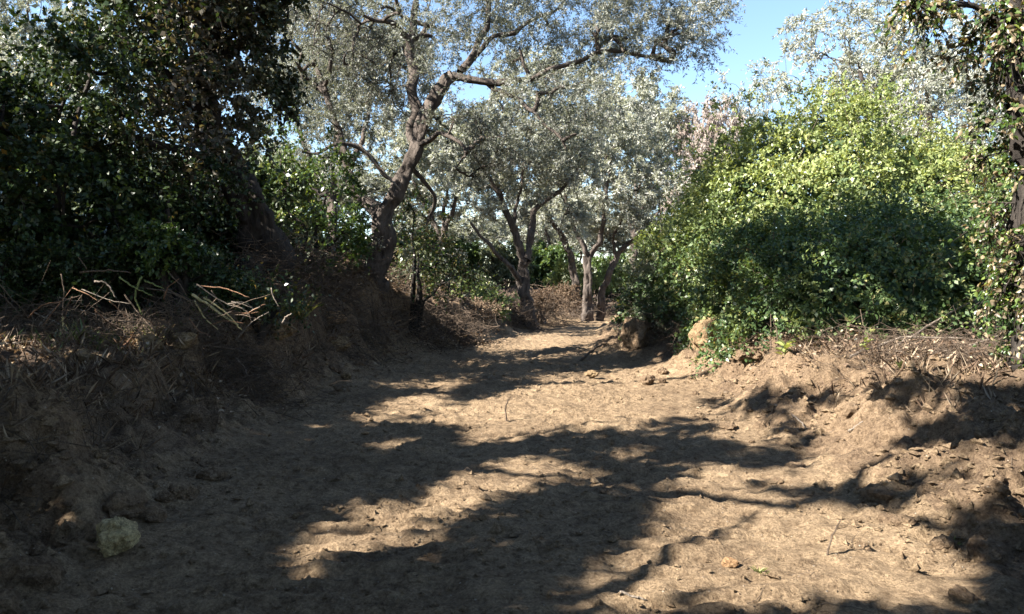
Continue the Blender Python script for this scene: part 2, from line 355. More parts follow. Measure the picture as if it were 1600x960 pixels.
for poly in LITP:
    c = np.zeros((LH, LW), bool); n = len(poly)
    for i in range(n):
        (x1, y1), (x2, y2) = poly[i], poly[(i + 1) % n]
        if y1 != y2: c ^= ((y1 > ly) != (y2 > ly)) & (lx < (x2 - x1) * (ly - y1) / (y2 - y1) + x1)
    LMASK |= c
for _ in range(1):
    e = LMASK.copy(); e[1:] |= LMASK[:-1]; e[:-1] |= LMASK[1:]; e[:, 1:] |= LMASK[:, :-1]; e[:, :-1] |= LMASK[:, 1:]; LMASK = e
SX0, SY0, SS = -14.0, -4.0, .06
sgx, sgy = np.meshgrid(np.arange(SX0, 16, SS), np.arange(SY0, 44, SS)); SURF = terrain(sgx, sgy)
for (c, r) in DOMES.values():
    q = 1 - ((sgx - c[0]) / r[0]) ** 2 - ((sgy - c[1]) / r[1]) ** 2
    SURF = np.where(q > 0, np.maximum(SURF, c[2] + r[2] * np.sqrt(np.maximum(q, 0))), SURF)

for c, r in ((W(285, 370, 10), (.5, .45, .35)), (W(512, 330, 15.3), (1.0, .7, 1.4)), (W(685, 405, 17), (.8, .6, .9)), (np.array([4.85, 7.3, 1.0]), (.5, .5, 3.2))):   # sunlit shrubs of the left bank
    q = 1 - ((sgx - c[0]) / r[0]) ** 2 - ((sgy - c[1]) / r[1]) ** 2
    SURF = np.where(q > 0, np.maximum(SURF, c[2] + r[2] * np.sqrt(np.maximum(q, 0))), SURF)

def in_light_path(P, seed=0):
    """True for points whose shadow would fall on one of the sunlit patches."""
    g = np.random.default_rng(seed); res = np.zeros(len(P), bool); act = np.arange(len(P)); t = .6
    H, Wd = SURF.shape
    while t < 22 and len(act):
        Q = P[act] + SUN * t
        ix = ((Q[:, 0] - SX0) / SS).astype(int); iy = ((Q[:, 1] - SY0) / SS).astype(int)
        ok = (ix >= 0) & (ix < Wd) & (iy >= 0) & (iy < H)
        hit = ok & (Q[:, 2] < SURF[np.clip(iy, 0, H - 1), np.clip(ix, 0, Wd - 1)])
        if hit.any():
            h = Q[hit]; st = (.35 if t > 1 else .15); lo = h - SUN * st; hi = h
            for _ in range(4):
                md = (lo + hi) / 2; bx = np.clip(((md[:, 0] - SX0) / SS).astype(int), 0, Wd - 1); by = np.clip(((md[:, 1] - SY0) / SS).astype(int), 0, H - 1)
                un = (md[:, 2] < SURF[by, bx])[:, None]; hi = np.where(un, md, hi); lo = np.where(un, lo, md)
            h = hi; d = np.maximum(h[:, 1], .5)
            px = CX + h[:, 0] / d * F + g.normal(0, 2.5, len(h)); py = HZ + (CAM_H - h[:, 2]) / d * F + g.normal(0, 2, len(h))
            mx, my = (px / 4).astype(int), ((py - LY0) / 4).astype(int)
            o2 = (h[:, 1] > 1) & (mx >= 0) & (mx < LW) & (my >= 0) & (my < LH)
            res[act[hit]] = o2 & LMASK[np.clip(my, 0, LH - 1), np.clip(mx, 0, LW - 1)]
        act = act[~hit]; t += .35 if t > 1 else .15
    return res

# ------------------------------------------------------------------ trees
def resample(pts, step=.08):
    pts = np.asarray(pts, float); seg = np.linalg.norm(np.diff(pts[:, :3], axis=0), axis=1); s = np.concatenate([[0], np.cumsum(seg)])
    n = max(5, int(s[-1] / step)); u = np.linspace(0, s[-1], n)
    out = np.stack([np.interp(u, s, pts[:, k]) for k in range(4)], 1)
    if n > 8:
        for _ in range(3): out[1:-1] = .25 * out[:-2] + .5 * out[1:-1] + .25 * out[2:]
    return out

def limb_mesh(name, pts, mat, parent, loc, k=9, wob=.05, flute=.22, seed=1):
    p = resample(pts); P = p[:, :3].copy(); n = len(P)
    sc_ = np.minimum(1, np.arange(n) / 4.0)[:, None]
    for a in range(3): P[:, a] += (wob * noise(P[:, 0] * 2.3 + a * 9, P[:, 2] * 2.3, P[:, 1] * 2.3, seed + a) * sc_[:, 0])
    V, f = tubes(P[None], p[None, :, 3], k)
    V = V.reshape(n, k, 3); C = P[:, None]
    dirn = V - C; a = np.arange(k)[None] * 2 * np.pi / k; ph = np.arange(n)[:, None] * .09
    g = 1 + flute * np.sin(3 * a + ph * .6) * .7 + flute * 1.3 * noise(np.cos(a) * 1.7 + 0 * ph, np.sin(a) * 1.7 + 0 * ph, ph * 3, seed) + flute * noise(np.cos(a) * 4 + 0 * ph, np.sin(a) * 4 + 0 * ph, ph * 7, seed + 4)
    V = (C + dirn * g[..., None]).reshape(-1, 3)
    mesh_obj(name, V, [f], mat, parent, loc=loc)
    return P, p[:, 3]

def rand_unit(g, n): return nrm(g.normal(size=(n, 3)))

def make_tree(name, label, base, limbs, blobs, ncl, ntw, nlf, leaf=(.075, .018), mat='olive', wood='bark', seed=1, hexa=False, droop=.25,
              tw_len=(.25, .55), cull=False, group=None, bare=0.0, shell=.35, cat='tree', tint=None, upn=.3, kl=9, branch_cull=14, cull_keep=0.0, fine=False, twig_every=1):
    g = np.random.default_rng(seed)
    root = empty(name, base, label, cat, group); base = np.asarray(base, float)
    nodes = []; nr = []
    for i, lm in enumerate(limbs):
        P, r = limb_mesh('trunk' if i == 0 else 'limb', lm, M[wood], root, base, k=22 if i == 0 and kl > 6 else kl + 2, wob=.09, flute=.28, seed=seed * 7 + i)
        nodes.append(P[(1 if i else len(P) // 3):]); nr.append(r[(1 if i else len(P) // 3):])
    nodes = np.concatenate(nodes); nr = np.concatenate(nr); nb = np.full(len(nodes), -1)
    # points where leafy sprays stand
    wts = np.array([b[2] if len(b) > 2 else b[1][0] * b[1][1] * b[1][2] for b in blobs]); wts = wts / wts.sum()
    cl = []
    for (c, r, *_), k in zip(blobs, g.multinomial(ncl, wts)):
        u = rand_unit(g, k) * (shell + (1 - shell) * g.random((k, 1)) ** .5)
        u = u * (1 + .25 * noise(u[:, 0] * 2.2, u[:, 1] * 2.2, u[:, 2] * 2.2, seed))[:, None]
        cl.append(np.asarray(c) + u * np.asarray(r))
    cl = np.concatenate(cl)
    cl = cl[cl[:, 2] > terrain(cl[:, 0], cl[:, 1]) + .1]
    dist = np.array([np.min(np.sum((nodes - c) ** 2, 1)) for c in cl]); cl = cl[np.argsort(dist)]
    brP, brpar, cend = [], [], []
    m = 6 if fine else 5
    for c in cl:
        dv = c - nodes; d = np.sqrt((dv ** 2).sum(1)); cost = d + .35 * np.maximum(0, -dv[:, 2]) + .15 * g.random(len(d))
        j = int(np.argmin(cost)); a = nodes[j]
        ln = d[j]; out = nrm(c - a) ; ctrl = (a + c) / 2 + g.normal(0, .13, 3) * ln + np.array([0, 0, .12 * ln])
        tt = np.linspace(0, 1, m)[:, None]; P = (1 - tt) ** 2 * a + 2 * tt * (1 - tt) * ctrl + tt ** 2 * c
        P[1:-1] += g.normal(0, .02, (m - 2, 3)) * min(1, ln)
        brP.append(P); brpar.append(nb[j]); cend.append(out)
        nodes = np.concatenate([nodes, P[2:]]); nb = np.concatenate([nb, np.full(m - 2, len(brP) - 1)])
    cnt = np.ones(len(brP))
    for i in range(len(brP) - 1, -1, -1):
        if brpar[i] >= 0: cnt[brpar[i]] += cnt[i]
    brP = np.array(brP); cend = np.array(cend)
    r0 = np.minimum((.0105 if fine else .0085) * cnt ** .5, .09); r1 = np.maximum(.006, r0 * .6)
    kb = np.ones(len(brP), bool)
    if cull: kb = ~(in_light_path(brP[:, 3], seed) & (cnt <= branch_cull))
    VB, FB = tubes(brP[kb], r0[kb][:, None] + (r1 - r0)[kb][:, None] * np.linspace(0, 1, m)[None], 4 if fine else 3)
    # twigs
    C = np.repeat(brP[:, -1], ntw, 0); D = nrm(np.repeat(cend, ntw, 0) * .8 + rand_unit(g, len(C)) * 1.1 + np.array([0, 0, .15]))
    keep = g.random(len(C)) > bare
    L = g.uniform(*tw_len, len(C)); tt = np.linspace(0, 1, 4)[None, :, None]
    TP = C[:, None] + D[:, None] * L[:, None, None] * tt + np.array([0, 0, -1.0]) * (droop * L)[:, None, None] * tt ** 2
    if cull:
        kt = ~in_light_path(TP[:, 2], seed); TPt = TP[kt]
    else: TPt = TP
    sel = [0, 2, 3] if fine else [0, 3]; TPt = TPt[::1 if fine else twig_every]
    VT, FT = tubes(TPt[:, sel], np.tile(np.array([[.0065, .005, .0025]] if fine else [[.0045, .0018]]), (len(TPt), 1)), 3)
    # leaves along the twigs
    TPk = TP[keep]; Lk = L[keep]
    ti = np.repeat(np.arange(len(TPk)), nlf); u = g.random(len(ti)) * .95 + .05; k = np.minimum((u * 3).astype(int), 2); fr = (u * 3 - k)[:, None]
    P = TPk[ti, k] * (1 - fr) + TPk[ti, k + 1] * fr; TD = nrm(TPk[ti, k + 1] - TPk[ti, k])
    if cull:
        q = ~in_light_path(P + TD * leaf[0] * .3, seed) | (g.random(len(P)) < cull_keep); P, TD = P[q], TD[q]
    n = len(P)
    LD = nrm(TD * .7 + rand_unit(g, n) + np.array([0, 0, -droop * .6])); LN = nrm(rand_unit(g, n) + np.array([0, 0, upn]))
    sz = g.uniform(.65, 1.25, n)
    VL, FL, vpl = leaves(P, LD, LN, leaf[0] * sz, leaf[1] * sz, hexa)
    rnd = np.clip(g.beta(2, 2.2, n) + .18 * noise(P[:, 0] * .9, P[:, 1] * .9, P[:, 2] * .9, seed), 0, 1)
    tn = np.zeros(n) if tint is None else np.clip(tint(P, g), 0, 1)
    nb_ = len(VB) + len(VT); z = np.zeros(nb_)
    V = np.concatenate([VB, VT, VL])
    mesh_obj('crown', V, [np.concatenate([FB, FT + len(VB)]), FL + nb_], [M[wood], M[mat]], root, loc=base, mat_idx=[0, 1],
             attrs={'rnd': np.concatenate([z, np.repeat(rnd, vpl)]), 'tint': np.concatenate([z, np.repeat(tn, vpl)])})
    return root

def PX(d, *pts): return [(*W(px, py, dd), r * (.78 if d > 20 else .88)) for px, py, r, dd in [(p[0], p[1], p[2], d + (p[3] if len(p) > 3 else 0)) for p in pts]]
def BL(px, py, d, r, *wt): return (W(px, py, d), r, *wt)

# --- big olive tree on the left bank (its limbs reach over the track)
bA = on_ground(-3.0, 16.2); gA = (*(bA - [0, 0, .3]), .34)
make_tree('olive_tree', 'big gnarled olive tree on the left bank with limbs reaching over the track', bA, [
    [gA] + PX(16, (588, 400, .26), (600, 345, .20), (628, 285, .17), (650, 235, .155), (668, 185, .14), (690, 140, .13), (706, 122, .12)),
    PX(16, (706, 122, .10), (745, 124, .08, -.1), (790, 133, .07, -.2), (842, 114, .06, -.4), (900, 100, .045, -.5), (960, 82, .045, -.5), (1020, 90, .03, -.4)),
    PX(16, (650, 235, .15), (648, 180, .13, .3), (645, 110, .11, .6), (640, 70, .09, .8), (655, 10, .07, 1), (640, -80, .05, 1.2)),
    PX(16, (719, 116, .09), (741, 79, .075, .2), (763, 44, .06, .3), (763, -10, .05, .4), (800, -90, .035, .4)),
    PX(16, (763, 133, .06), (793, 160, .05, -.3), (824, 170, .045, -.6), (850, 197, .035, -.8), (885, 235, .025, -1)),
    PX(16, (645, 80, .07), (619, 36, .05, -.3), (592, 41, .04, -.6), (570, 30, .03, -.8)),
    PX(16, (725, 112, .07), (763, 70, .055, .6), (811, 48, .045, 1), (880, 10, .035, 1.2), (930, -40, .025, 1.3)),
    PX(16, (648, 232, .07), (690, 208, .045, -.4), (718, 225, .035, -.6), (728, 248, .022, -.8)),
    PX(16, (640, 258, .06), (672, 300, .04, .4), (680, 330, .03, .6), (668, 350, .02, .6)),
    PX(16, (600, 350, .18), (555, 300, .12, .5), (540, 250, .10, .8), (525, 190, .08, 1), (500, 110, .06, 1.2)),
    PX(16, (625, 290, .05), (560, 230, .045, -.2), (520, 226, .035, -.3), (475, 242, .025, -.4))],
    [BL(690, -10, 16.6, (2.6, 2.4, 1.9), 12.0), BL(860, 20, 16.3, (1.9, 2.0, 1.4), 9.0), BL(1000, 40, 15.8, (1.3, 1.3, .9), 4.5), BL(1085, 40, 15.6, (.7, .8, .8), 1.6), BL(830, 190, 15.4, (1.5, 1.3, .9), 3.0), BL(940, 150, 15.4, (1.1, 1.1, .6), 1.6),
     BL(545, 90, 17, (1.5, 1.8, 1.7)), BL(715, 220, 16.3, (1.1, .9, .8), 1.2), BL(540, 230, 16.6, (1.0, .9, 1.0), 1.2), BL(700, -160, 16.5, (3.2, 2.6, 1.4), 7.0), BL(612, 320, 16.2, (.45, .4, .7), .3), BL(600, 385, 16.2, (.45, .4, .4), .3), BL(480, 60, 17.5, (1.2, 1.5, 1.6), 4.0)],
    1000, 9, 26, leaf=(.075, .018), seed=3, cull=True, droop=.3, cull_keep=.8, fine=True)

# --- second olive, forked, at the bend of the track
bB = on_ground(W(826, 497, 28)[0], 28.0)
make_tree('olive_tree', 'forked olive tree with a pale trunk left of the bend in the track', bB, [
    [(*(bB - [0, 0, .3]), .40)] + PX(28, (824, 480, .30), (817, 445, .24), (821, 405, .23)),
    PX(28, (821, 408, .2), (809, 384, .17, -.1), (799, 350, .15, -.3), (781, 312, .12, -.4), (762, 270, .08, -.5), (750, 200, .05, -.5)),
    PX(28, (822, 406, .2), (831, 365, .15, .2), (835, 331, .13, .3), (854, 312, .12, .3), (876, 296, .09, .4), (905, 260, .06, .6), (915, 200, .04, .8)),
    PX(28, (817, 448, .14), (805, 432, .12, -.3), (792, 410, .10, -.5), (767, 386, .08, -.8), (735, 350, .05, -1.2)),
    PX(28, (802, 358, .08), (812, 300, .06, .5), (820, 240, .05, .8))],
    [BL(800, 225, 28, (2.6, 2.4, 1.9)), BL(880, 230, 28.5, (1.8, 2.0, 1.6)), BL(735, 290, 27, (1.4, 1.4, 1.3)), BL(850, 140, 28, (2.2, 2.0, 1.5)), BL(720, 370, 27, (.7, .8, .9), 1.0), BL(885, 345, 29, (.9, .8, .7), 1.2), BL(760, 345, 27.5, (.8, .8, .6), 1.2)],
    430, 7, 22, leaf=(.135, .04), mat='olive_pale', seed=5, droop=.3, shell=.3, cull=True)

# --- third olive behind, with a leaning stem
bC = on_ground(W(918, 482, 35)[0], 35.0)
make_tree('olive_tree', 'slim dark-stemmed olive tree at the far end of the track', bC, [
    [(*(bC - [0, 0, .3]), .30)] + PX(35, (917, 470, .25), (919, 430, .21), (919, 400, .2)),
    PX(35, (919, 402, .16), (905, 370, .13), (893, 348, .1), (880, 300, .06)), PX(35, (919, 402, .16), (938, 378, .13), (943, 335, .11), (950, 270, .07)),
    [(*(on_ground(W(936, 478, 35.5)[0], 35.5) - [0, 0, .3]), .22)] + PX(35.5, (940, 455, .19), (955, 420, .17), (967, 394, .15), (1000, 368, .12), (1030, 330, .07)),
    PX(35.5, (962, 402, .12), (956, 376, .09), (970, 350, .07), (985, 300, .04))],
    [BL(930, 290, 35, (2.8, 2.4, 2.2)), BL(1010, 300, 35, (2.0, 2.0, 1.8)), BL(960, 220, 36, (2.6, 2.2, 1.8)), BL(985, 355, 35, (1.2, 1.0, .8), 2.0), BL(920, 350, 36, (1.0, 1.0, .8), 1.6)],
    300, 7, 18, leaf=(.18, .052), seed=8, mat='olive_pale', droop=.3, shell=.3)
bD = on_ground(W(898, 478, 39)[0], 39.0)
make_tree('olive_tree', 'leaning olive stem between the forked olive and the slim dark one', bD, [
    [(*(bD - [0, 0, .3]), .28)] + PX(39, (900, 440, .22), (890, 395, .2), (872, 360, .16), (855, 335, .12), (840, 290, .07))],
    [BL(850, 300, 39, (2.4, 2.0, 2.0)), BL(800, 270, 40, (2.4, 2.0, 2.2))], 150, 7, 15, leaf=(.2, .06), seed=9, mat='olive', droop=.3)

# --- olives further back
PROTO = {}
def back_tree(label, px, top, d, rad, hgt, seed, mat='olive_pale', ncl=230, nlf=15, ls=1.0, key=None, turn=0.0):
    b = on_ground((px - CX) / F * d, d); g = np.random.default_rng(seed); zt = W(px, top, d)[2]
    if key in PROTO:                                   # a copy of an olive already built, turned and resized
        src, rad0, h0 = PROTO[key]; root = src.copy(); sc.collection.objects.link(root); root.location = [float(q) for q in b]
        root['label'] = label; root.rotation_euler.z = turn; root.scale = (rad / rad0, rad / rad0, float((zt - b[2]) / h0))
        for ch in src.children:
            c = ch.copy(); sc.collection.objects.link(c); c.parent = root
            if c.name.startswith('crown'): c.material_slots[1].link = 'OBJECT'; c.material_slots[1].material = M[mat]
        return root
    t = lambda dx, dy, f, r: (b[0] + dx * rad, b[1] + dy * rad, b[2] + (zt - b[2]) * f, r)
    limbs = [[t(0, 0, -.03, .28), t(.03, .05, .15, .2), t(.0, 0, .3, .16)], [t(0, 0, .29, .12), t(-.25, .1, .5, .09), t(-.5, .0, .75, .04)], [t(0, 0, .29, .12), t(.2, -.15, .5, .09), t(.5, -.1, .78, .04)], [t(0, 0, .28, .11), t(.05, .1, .55, .08), t(.0, .1, .85, .03)]]
    blobs = []
    for k in range(6):
        a = k / 6 * 6.28 + g.random(); rr = rad * g.uniform(.35, .6)
        blobs.append((np.array([b[0] + math.cos(a) * rad * .55, b[1] + math.sin(a) * rad * .55, zt - hgt * g.uniform(.3, .75)]), (rr, rr, hgt * g.uniform(.25, .4))))
    blobs.append((np.array([b[0], b[1], zt - hgt * .3]), (rad * .6, rad * .6, hgt * .3)))
    root = make_tree('olive_tree', label, b, limbs, blobs, ncl, 7, nlf, leaf=(.0055 * d * ls, .0017 * d * ls), mat=mat, seed=seed, group='olive trees', kl=6, tw_len=(.3, .75), twig_every=2)
    PROTO[key] = (root, rad, float(zt - b[2])); return root
back_tree('tall pale olive crown above the bramble thicket on the right', 1450, -25, 23, 4.1, 6.0, 21, ncl=430, nlf=20, key='n')
back_tree('olive crown at the right edge behind the ivied trunk', 1680, 40, 19, 2.6, 4.5, 22, mat='olive', key='n', turn=2.1)
back_tree('greyish olive half hidden behind the big gnarled olive', 520, -10, 24, 3.4, 6.0, 23, mat='olive', key='n', turn=4.0)
back_tree('pale olive crown in the top left corner behind the dark evergreen', 60, -60, 27, 4.0, 6.0, 24, key='n', turn=1.0)
back_tree('olive behind the forked olive, its crown filling the gap to its left', 690, 170, 40, 4.0, 6.0, 25, key='f', nlf=18)
back_tree('pale hazy olive above the far end of the track', 990, 120, 46, 4.2, 7.5, 26, key='g', nlf=18)
back_tree('bare pinkish dry-leaved tree rising between the olives and the thicket', 1095, 150, 42, 2.2, 7.0, 27, mat='dry_pink', key='f', turn=2.0)
back_tree('thin feathery grey tree standing against the open sky', 1170, 95, 44, 1.9, 7.0, 28, mat='olive_pale', ncl=110, nlf=9, ls=.8, key='thin')
back_tree('olive in the distance right of the slim dark-stemmed one', 1040, 260, 55, 4.5, 6.5, 29, mat='olive', key='g', turn=1.3)
back_tree('far olive low behind the forked trunk', 860, 280, 60, 5.0, 6.5, 30, key='f', turn=3.0)
back_tree('low far olive left of the forked trunk, seen under the branches', 700, 330, 52, 4.5, 5.8, 101, key='g', turn=2.6)
back_tree('low far olive straight behind the forked trunk', 800, 335, 66, 5.5, 6.5, 102, mat='olive', key='f', turn=4.4)
back_tree('low far olive behind the leaning olive stem', 905, 340, 70, 5.0, 6.5, 103, key='g', turn=3.9)
back_tree('low far olive right of the track end', 985, 330, 62, 4.5, 7.0, 104, mat='olive', key='f', turn=5.5)
back_tree('far olive behind the big gnarled olive trunk', 610, 250, 45, 4.5, 6.5, 105, mat='olive', key='g', turn=5.0)
back_tree('far olive seen through the gap beside the ivied tree', 440, 230, 38, 4.0, 5.5, 106, key='f', turn=1.1)
back_tree('far olive at the left behind the dark evergreen shrubs', 230, 220, 34, 4.5, 5.5, 107, mat='olive', key='g', turn=.6)

# --- dark ivied tree leaning over the left bank
bI = on_ground(-4.15, 12.7)
drytint = lambda P, g: (np.exp(-((P[:, 0] - W(330, 0, 12.5)[0]) / 1.0) ** 2) * (g.random(len(P)) < .75) * .95)
make_tree('ivied_tree', 'dark leaning tree wrapped in ivy and dry vines on the left bank', bI, [
    [(*(bI - [0, 0, .3]), .52)] + PX(12.7, (425, 410, .40), (395, 340, .31), (362, 270, .26), (338, 200, .22), (326, 130, .19), (335, 60, .16), (350, -20, .13), (360, -120, .1)),
    PX(12.7, (345, 215, .12), (290, 150, .10, -.3), (230, 90, .08, -.5), (170, 40, .05, -.6)), PX(12.7, (330, 110, .11), (400, 60, .08, .4), (450, 40, .05, .6)),
    PX(12.7, (360, 270, .1), (300, 240, .08, -.5), (220, 220, .06, -.8), (120, 190, .04, -1))],
    [BL(310, 70, 12.6, (1.38, 1.32, 1.20)), BL(200, 130, 12.2, (1.44, 1.20, 1.08)), BL(330, 190, 12.2, (0.90, 0.84, 0.96)), BL(390, 120, 13.0, (0.78, 0.96, 1.08)), BL(300, -60, 12.6, (2.16, 1.80, 1.08)), BL(250, 230, 12.6, (1.32, 0.96, 0.84))],
    640, 8, 16, leaf=(.095, .06), mat='evergreen', wood='bark_dark', seed=31, hexa=False, tint=drytint, droop=.5, tw_len=(.2, .45), cull=True, cull_keep=.4, twig_every=2)

# --- dense evergreen shrubs below and left of it
def shrub(name, label, base, blobs, ncl, nlf, leaf, mat, seed, tint=None, hexa=False, cull=True, wood='bark_dark', droop=.3, tw=(.18, .4), cat='shrub', keep=.15):
    b = np.asarray(base, float); g = np.random.default_rng(seed); limbs = []
    for i in range(4):
        c = np.asarray(blobs[i % len(blobs)][0]); e = c + g.normal(0, .25, 3) * np.asarray(blobs[i % len(blobs)][1]); mid = (b + e) / 2 + np.array([*g.normal(0, .15, 2), .1])
        limbs.append([(*(b - [0, 0, .15] + [*g.normal(0, .05, 2), 0]), .06), (*mid, .04), (*e, .015)])
    return make_tree(name, label, b, limbs, blobs, ncl, 7, nlf, leaf=leaf, mat=mat, wood=wood, seed=seed, hexa=hexa, tint=tint, droop=droop, tw_len=tw, cull=cull, cat=cat, kl=5, cull_keep=keep, twig_every=2)
shrub('evergreen_shrub', 'tall dark evergreen shrub filling the left edge of the photo', on_ground(-6.6, 10.6), [BL(190, 40, 11.2, (.9, .8, .7)), BL(40, 190, 10.6, (1.3, 1.0, .9)), BL(120, 120, 11, (1.0, .9, .8)), BL(60, 300, 10.4, (1.4, .9, .8)), BL(-60, 150, 10.4, (1.0, 1.0, 1.2)), BL(160, 330, 10.8, (1.2, .7, .7)), BL(30, 390, 10.6, (1.3, .6, .5))],
      430, 18, (.088, .056), 'evergreen', 41)
shrub('evergreen_shrub', 'dark understorey shrub between the ivied trunk and the left edge', on_ground(-5.0, 11.6), [BL(260, 300, 11.6, (1.1, .7, .8)), BL(270, 370, 11.6, (.7, .5, .5)), BL(180, 400, 11.4, (1.2, .6, .5))], 220, 16, (.075, .042), 'evergreen', 42)
shrub('evergreen_shrub', 'dense low shrub in the gloom right of the left edge', on_ground(-7.2, 12.6), [BL(60, 400, 12.6, (1.5, .7, .7)), BL(180, 390, 12.6, (1.2, .7, .7)), BL(-40, 380, 12.6, (1.2, .7, .9))], 230, 16, (.10, .06), 'evergreen', 141, hexa=False)
shrub('evergreen_shrub', 'dense low shrub behind the foot of the leaning ivied trunk', on_ground(-5.4, 14.2), [BL(330, 370, 14, (1.3, .7, .9)), BL(250, 330, 14.2, (1.3, .7, .9)), BL(420, 340, 14.6, (.9, .6, .9)), BL(380, 290, 14.6, (.8, .6, .7))], 260, 16, (.11, .065), 'evergreen', 142, hexa=False)
shrub('evergreen_shrub', 'low dark brushwood behind the canes of the left bank', on_ground(-5.2, 9.9), [BL(150, 425, 9.9, (1.0, .4, .35)), BL(280, 420, 10.1, (.8, .4, .35)), BL(40, 430, 9.8, (.8, .4, .35))], 150, 15, (.06, .035), 'evergreen', 143)
shrub('sunlit_shrub', 'small shrub with a sunlit patch of yellow-green leaves left of the ivied trunk', on_ground(W(285, 400, 10)[0], 10.0), [BL(285, 362, 10, (.48, .4, .28)), BL(250, 395, 10, (.5, .4, .25))], 70, 16, (.06, .04), 'ivy', 43, keep=0, hexa=True)
shrub('leafy_weed', 'low blue-green leafy weeds at the foot of the ivied trunk', on_ground(W(400, 480, 10.3)[0], 10.3), [BL(400, 452, 10.2, (.45, .3, .2)), BL(445, 470, 10.2, (.35, .3, .18)), BL(350, 440, 10.4, (.4, .3, .2))], 90, 14, (.055, .032), 'evergreen', 44, cat='weed')
shrub('ivy_bush', 'yellow-green ivy climbing the leaning stem beside the big olive', on_ground(-4.2, 15.4), [BL(520, 300, 15.3, (.5, .5, 1.0)), BL(500, 380, 15.2, (.7, .5, .6)), BL(545, 360, 15.2, (.4, .4, .6)), BL(465, 300, 15.6, (.6, .5, .9)), BL(445, 220, 15.6, (.5, .5, .8))],
      240, 15, (.08, .05), 'ivy', 45, cat='ivy', keep=.15)
shrub('ivy_bush', 'ivy and scrub on the right side of the big olive trunk', on_ground(-2.2, 17.2), [BL(665, 400, 17, (.7, .5, .7)), BL(650, 340, 17.2, (.5, .5, .6)), BL(700, 430, 17.4, (.6, .5, .5))], 130, 14, (.075, .045), 'ivy', 46, cat='ivy', keep=.2, tint=lambda P, g: (g.random(len(P)) < .4) * .7)
shrub('green_bush', 'small bright green bush left of the forked olive trunk', on_ground(W(775, 500, 26)[0], 26.0), [BL(772, 470, 26, (.8, .6, .5)), BL(745, 450, 27, (.9, .6, .5))], 60, 12, (.13, .07), 'bramble', 47, cat='bush', tint=lambda P, g: g.random(len(P)) * .6)
shrub('low_bush', 'yellowish low scrub behind the slim dark olive stem', on_ground(W(940, 480, 42)[0], 42.0), [BL(930, 440, 42, (1.2, .8, .8)), BL(975, 430, 43, (1.2, .8, .9)), BL(885, 430, 43, (1.0, .8, 1.0))], 90, 12, (.17, .08), 'bramble', 48, cat='bush', tint=lambda P, g: .3 + g.random(len(P)) * .6, cull=False)
shrub('low_bush', 'grey scrub low on the left behind the forked olive', on_ground(W(700, 480, 36)[0], 36.0), [BL(690, 440, 36, (1.6, 1, .9)), BL(740, 445, 38, (1.2, 1, .7)), BL(650, 420, 36, (1.2, 1, 1.3))], 120, 12, (.15, .06), 'greyshrub', 49, cat='bush', cull=False)

shrub('dry_scrub', 'dry brown scrub on the bank left of the forked olive', on_ground(W(720, 500, 23)[0], 23.0), [BL(715, 480, 23, (.7, .5, .35)), BL(760, 485, 24, (.6, .5, .3)), BL(670, 470, 22, (.6, .5, .4))], 110, 14, (.055, .025), 'drybrown', 151, cull=False, wood='twig', cat='scrub')
shrub('dry_scrub', 'dry scrub around the foot of the forked olive', on_ground(W(845, 495, 30)[0], 30.0), [BL(850, 470, 30, (.8, .5, .5)), BL(800, 485, 28.5, (.5, .4, .3)), BL(880, 465, 33, (.8, .5, .6))], 130, 16, (.055, .025), 'drybrown', 152, cull=False, wood='twig', cat='scrub')

fb = None
for k, (px, d, sx, sz, mt, lab) in enumerate([(640, 44, 1.2, 1.3, 'greyshrub', 'broad grey bush far behind the big olive trunk'), (725, 50, 1.1, 1.2, 'bramble', 'green bush far behind, left of the forked trunk'), (790, 48, .9, 1.1, 'greyshrub', 'grey bush right behind the forked trunk, far off'), (850, 56, 1.3, 1.35, 'bramble', 'green bush far off between the two forked trunks'),
        (905, 52, .9, 1.0, 'greyshrub', 'grey bush far off behind the leaning stem'), (960, 54, 1.0, 1.3, 'bramble', 'green bush far off behind the slim dark stem'), (1015, 50, 1.0, 1.5, 'greyshrub', 'grey bush far off beside the left end of the thicket'), (560, 40, 1.2, 1.3, 'greyshrub', 'bush far back to the left of the big olive trunk'), (450, 36, 1.1, 1.3, 'bramble', 'bush far back behind the ivied tree'), (330, 34, 1.2, 1.3, 'greyshrub', 'bush far back behind the dark shrubs'),
        (60, 19, 1.1, 1.2, 'bramble', 'bush in the gap behind the dark shrub at the left edge'), (170, 20, 1.1, 1.2, 'greyshrub', 'grey bush behind the dark understorey at the left'), (270, 21, 1.1, 1.3, 'bramble', 'bush in the gap left of the leaning ivied trunk'), (400, 22, 1.1, 1.5, 'greyshrub', 'grey bush in the gap right of the leaning ivied trunk')]):
    b = on_ground((px - CX) / F * d, d)
    if fb is None:
        fb = root = shrub('far_bush', lab, b, [(b + [0, 0, 1.0], (1.7, 1.0, 1.1)), (b + [1.0, 0, 1.5], (1.0, .9, .9)), (b + [-.9, .2, 1.6], (1.1, .9, .9))], 170, 13, (.2, .09), mt, 161, cull=False, hexa=False, cat='bush', tw=(.25, .5))
    else:
        root = fb.copy(); sc.collection.objects.link(root); root.location = [float(q) for q in b]; root['label'] = lab; root.rotation_euler.z = k * 1.9
        for ch in fb.children:
            c = ch.copy(); sc.collection.objects.link(c); c.parent = root
            if c.name.startswith('crown'): c.material_slots[1].link = 'OBJECT'; c.material_slots[1].material = M[mt]
    root.scale = (sx, sx, sz); root['group'] = 'bushes far behind the olives'

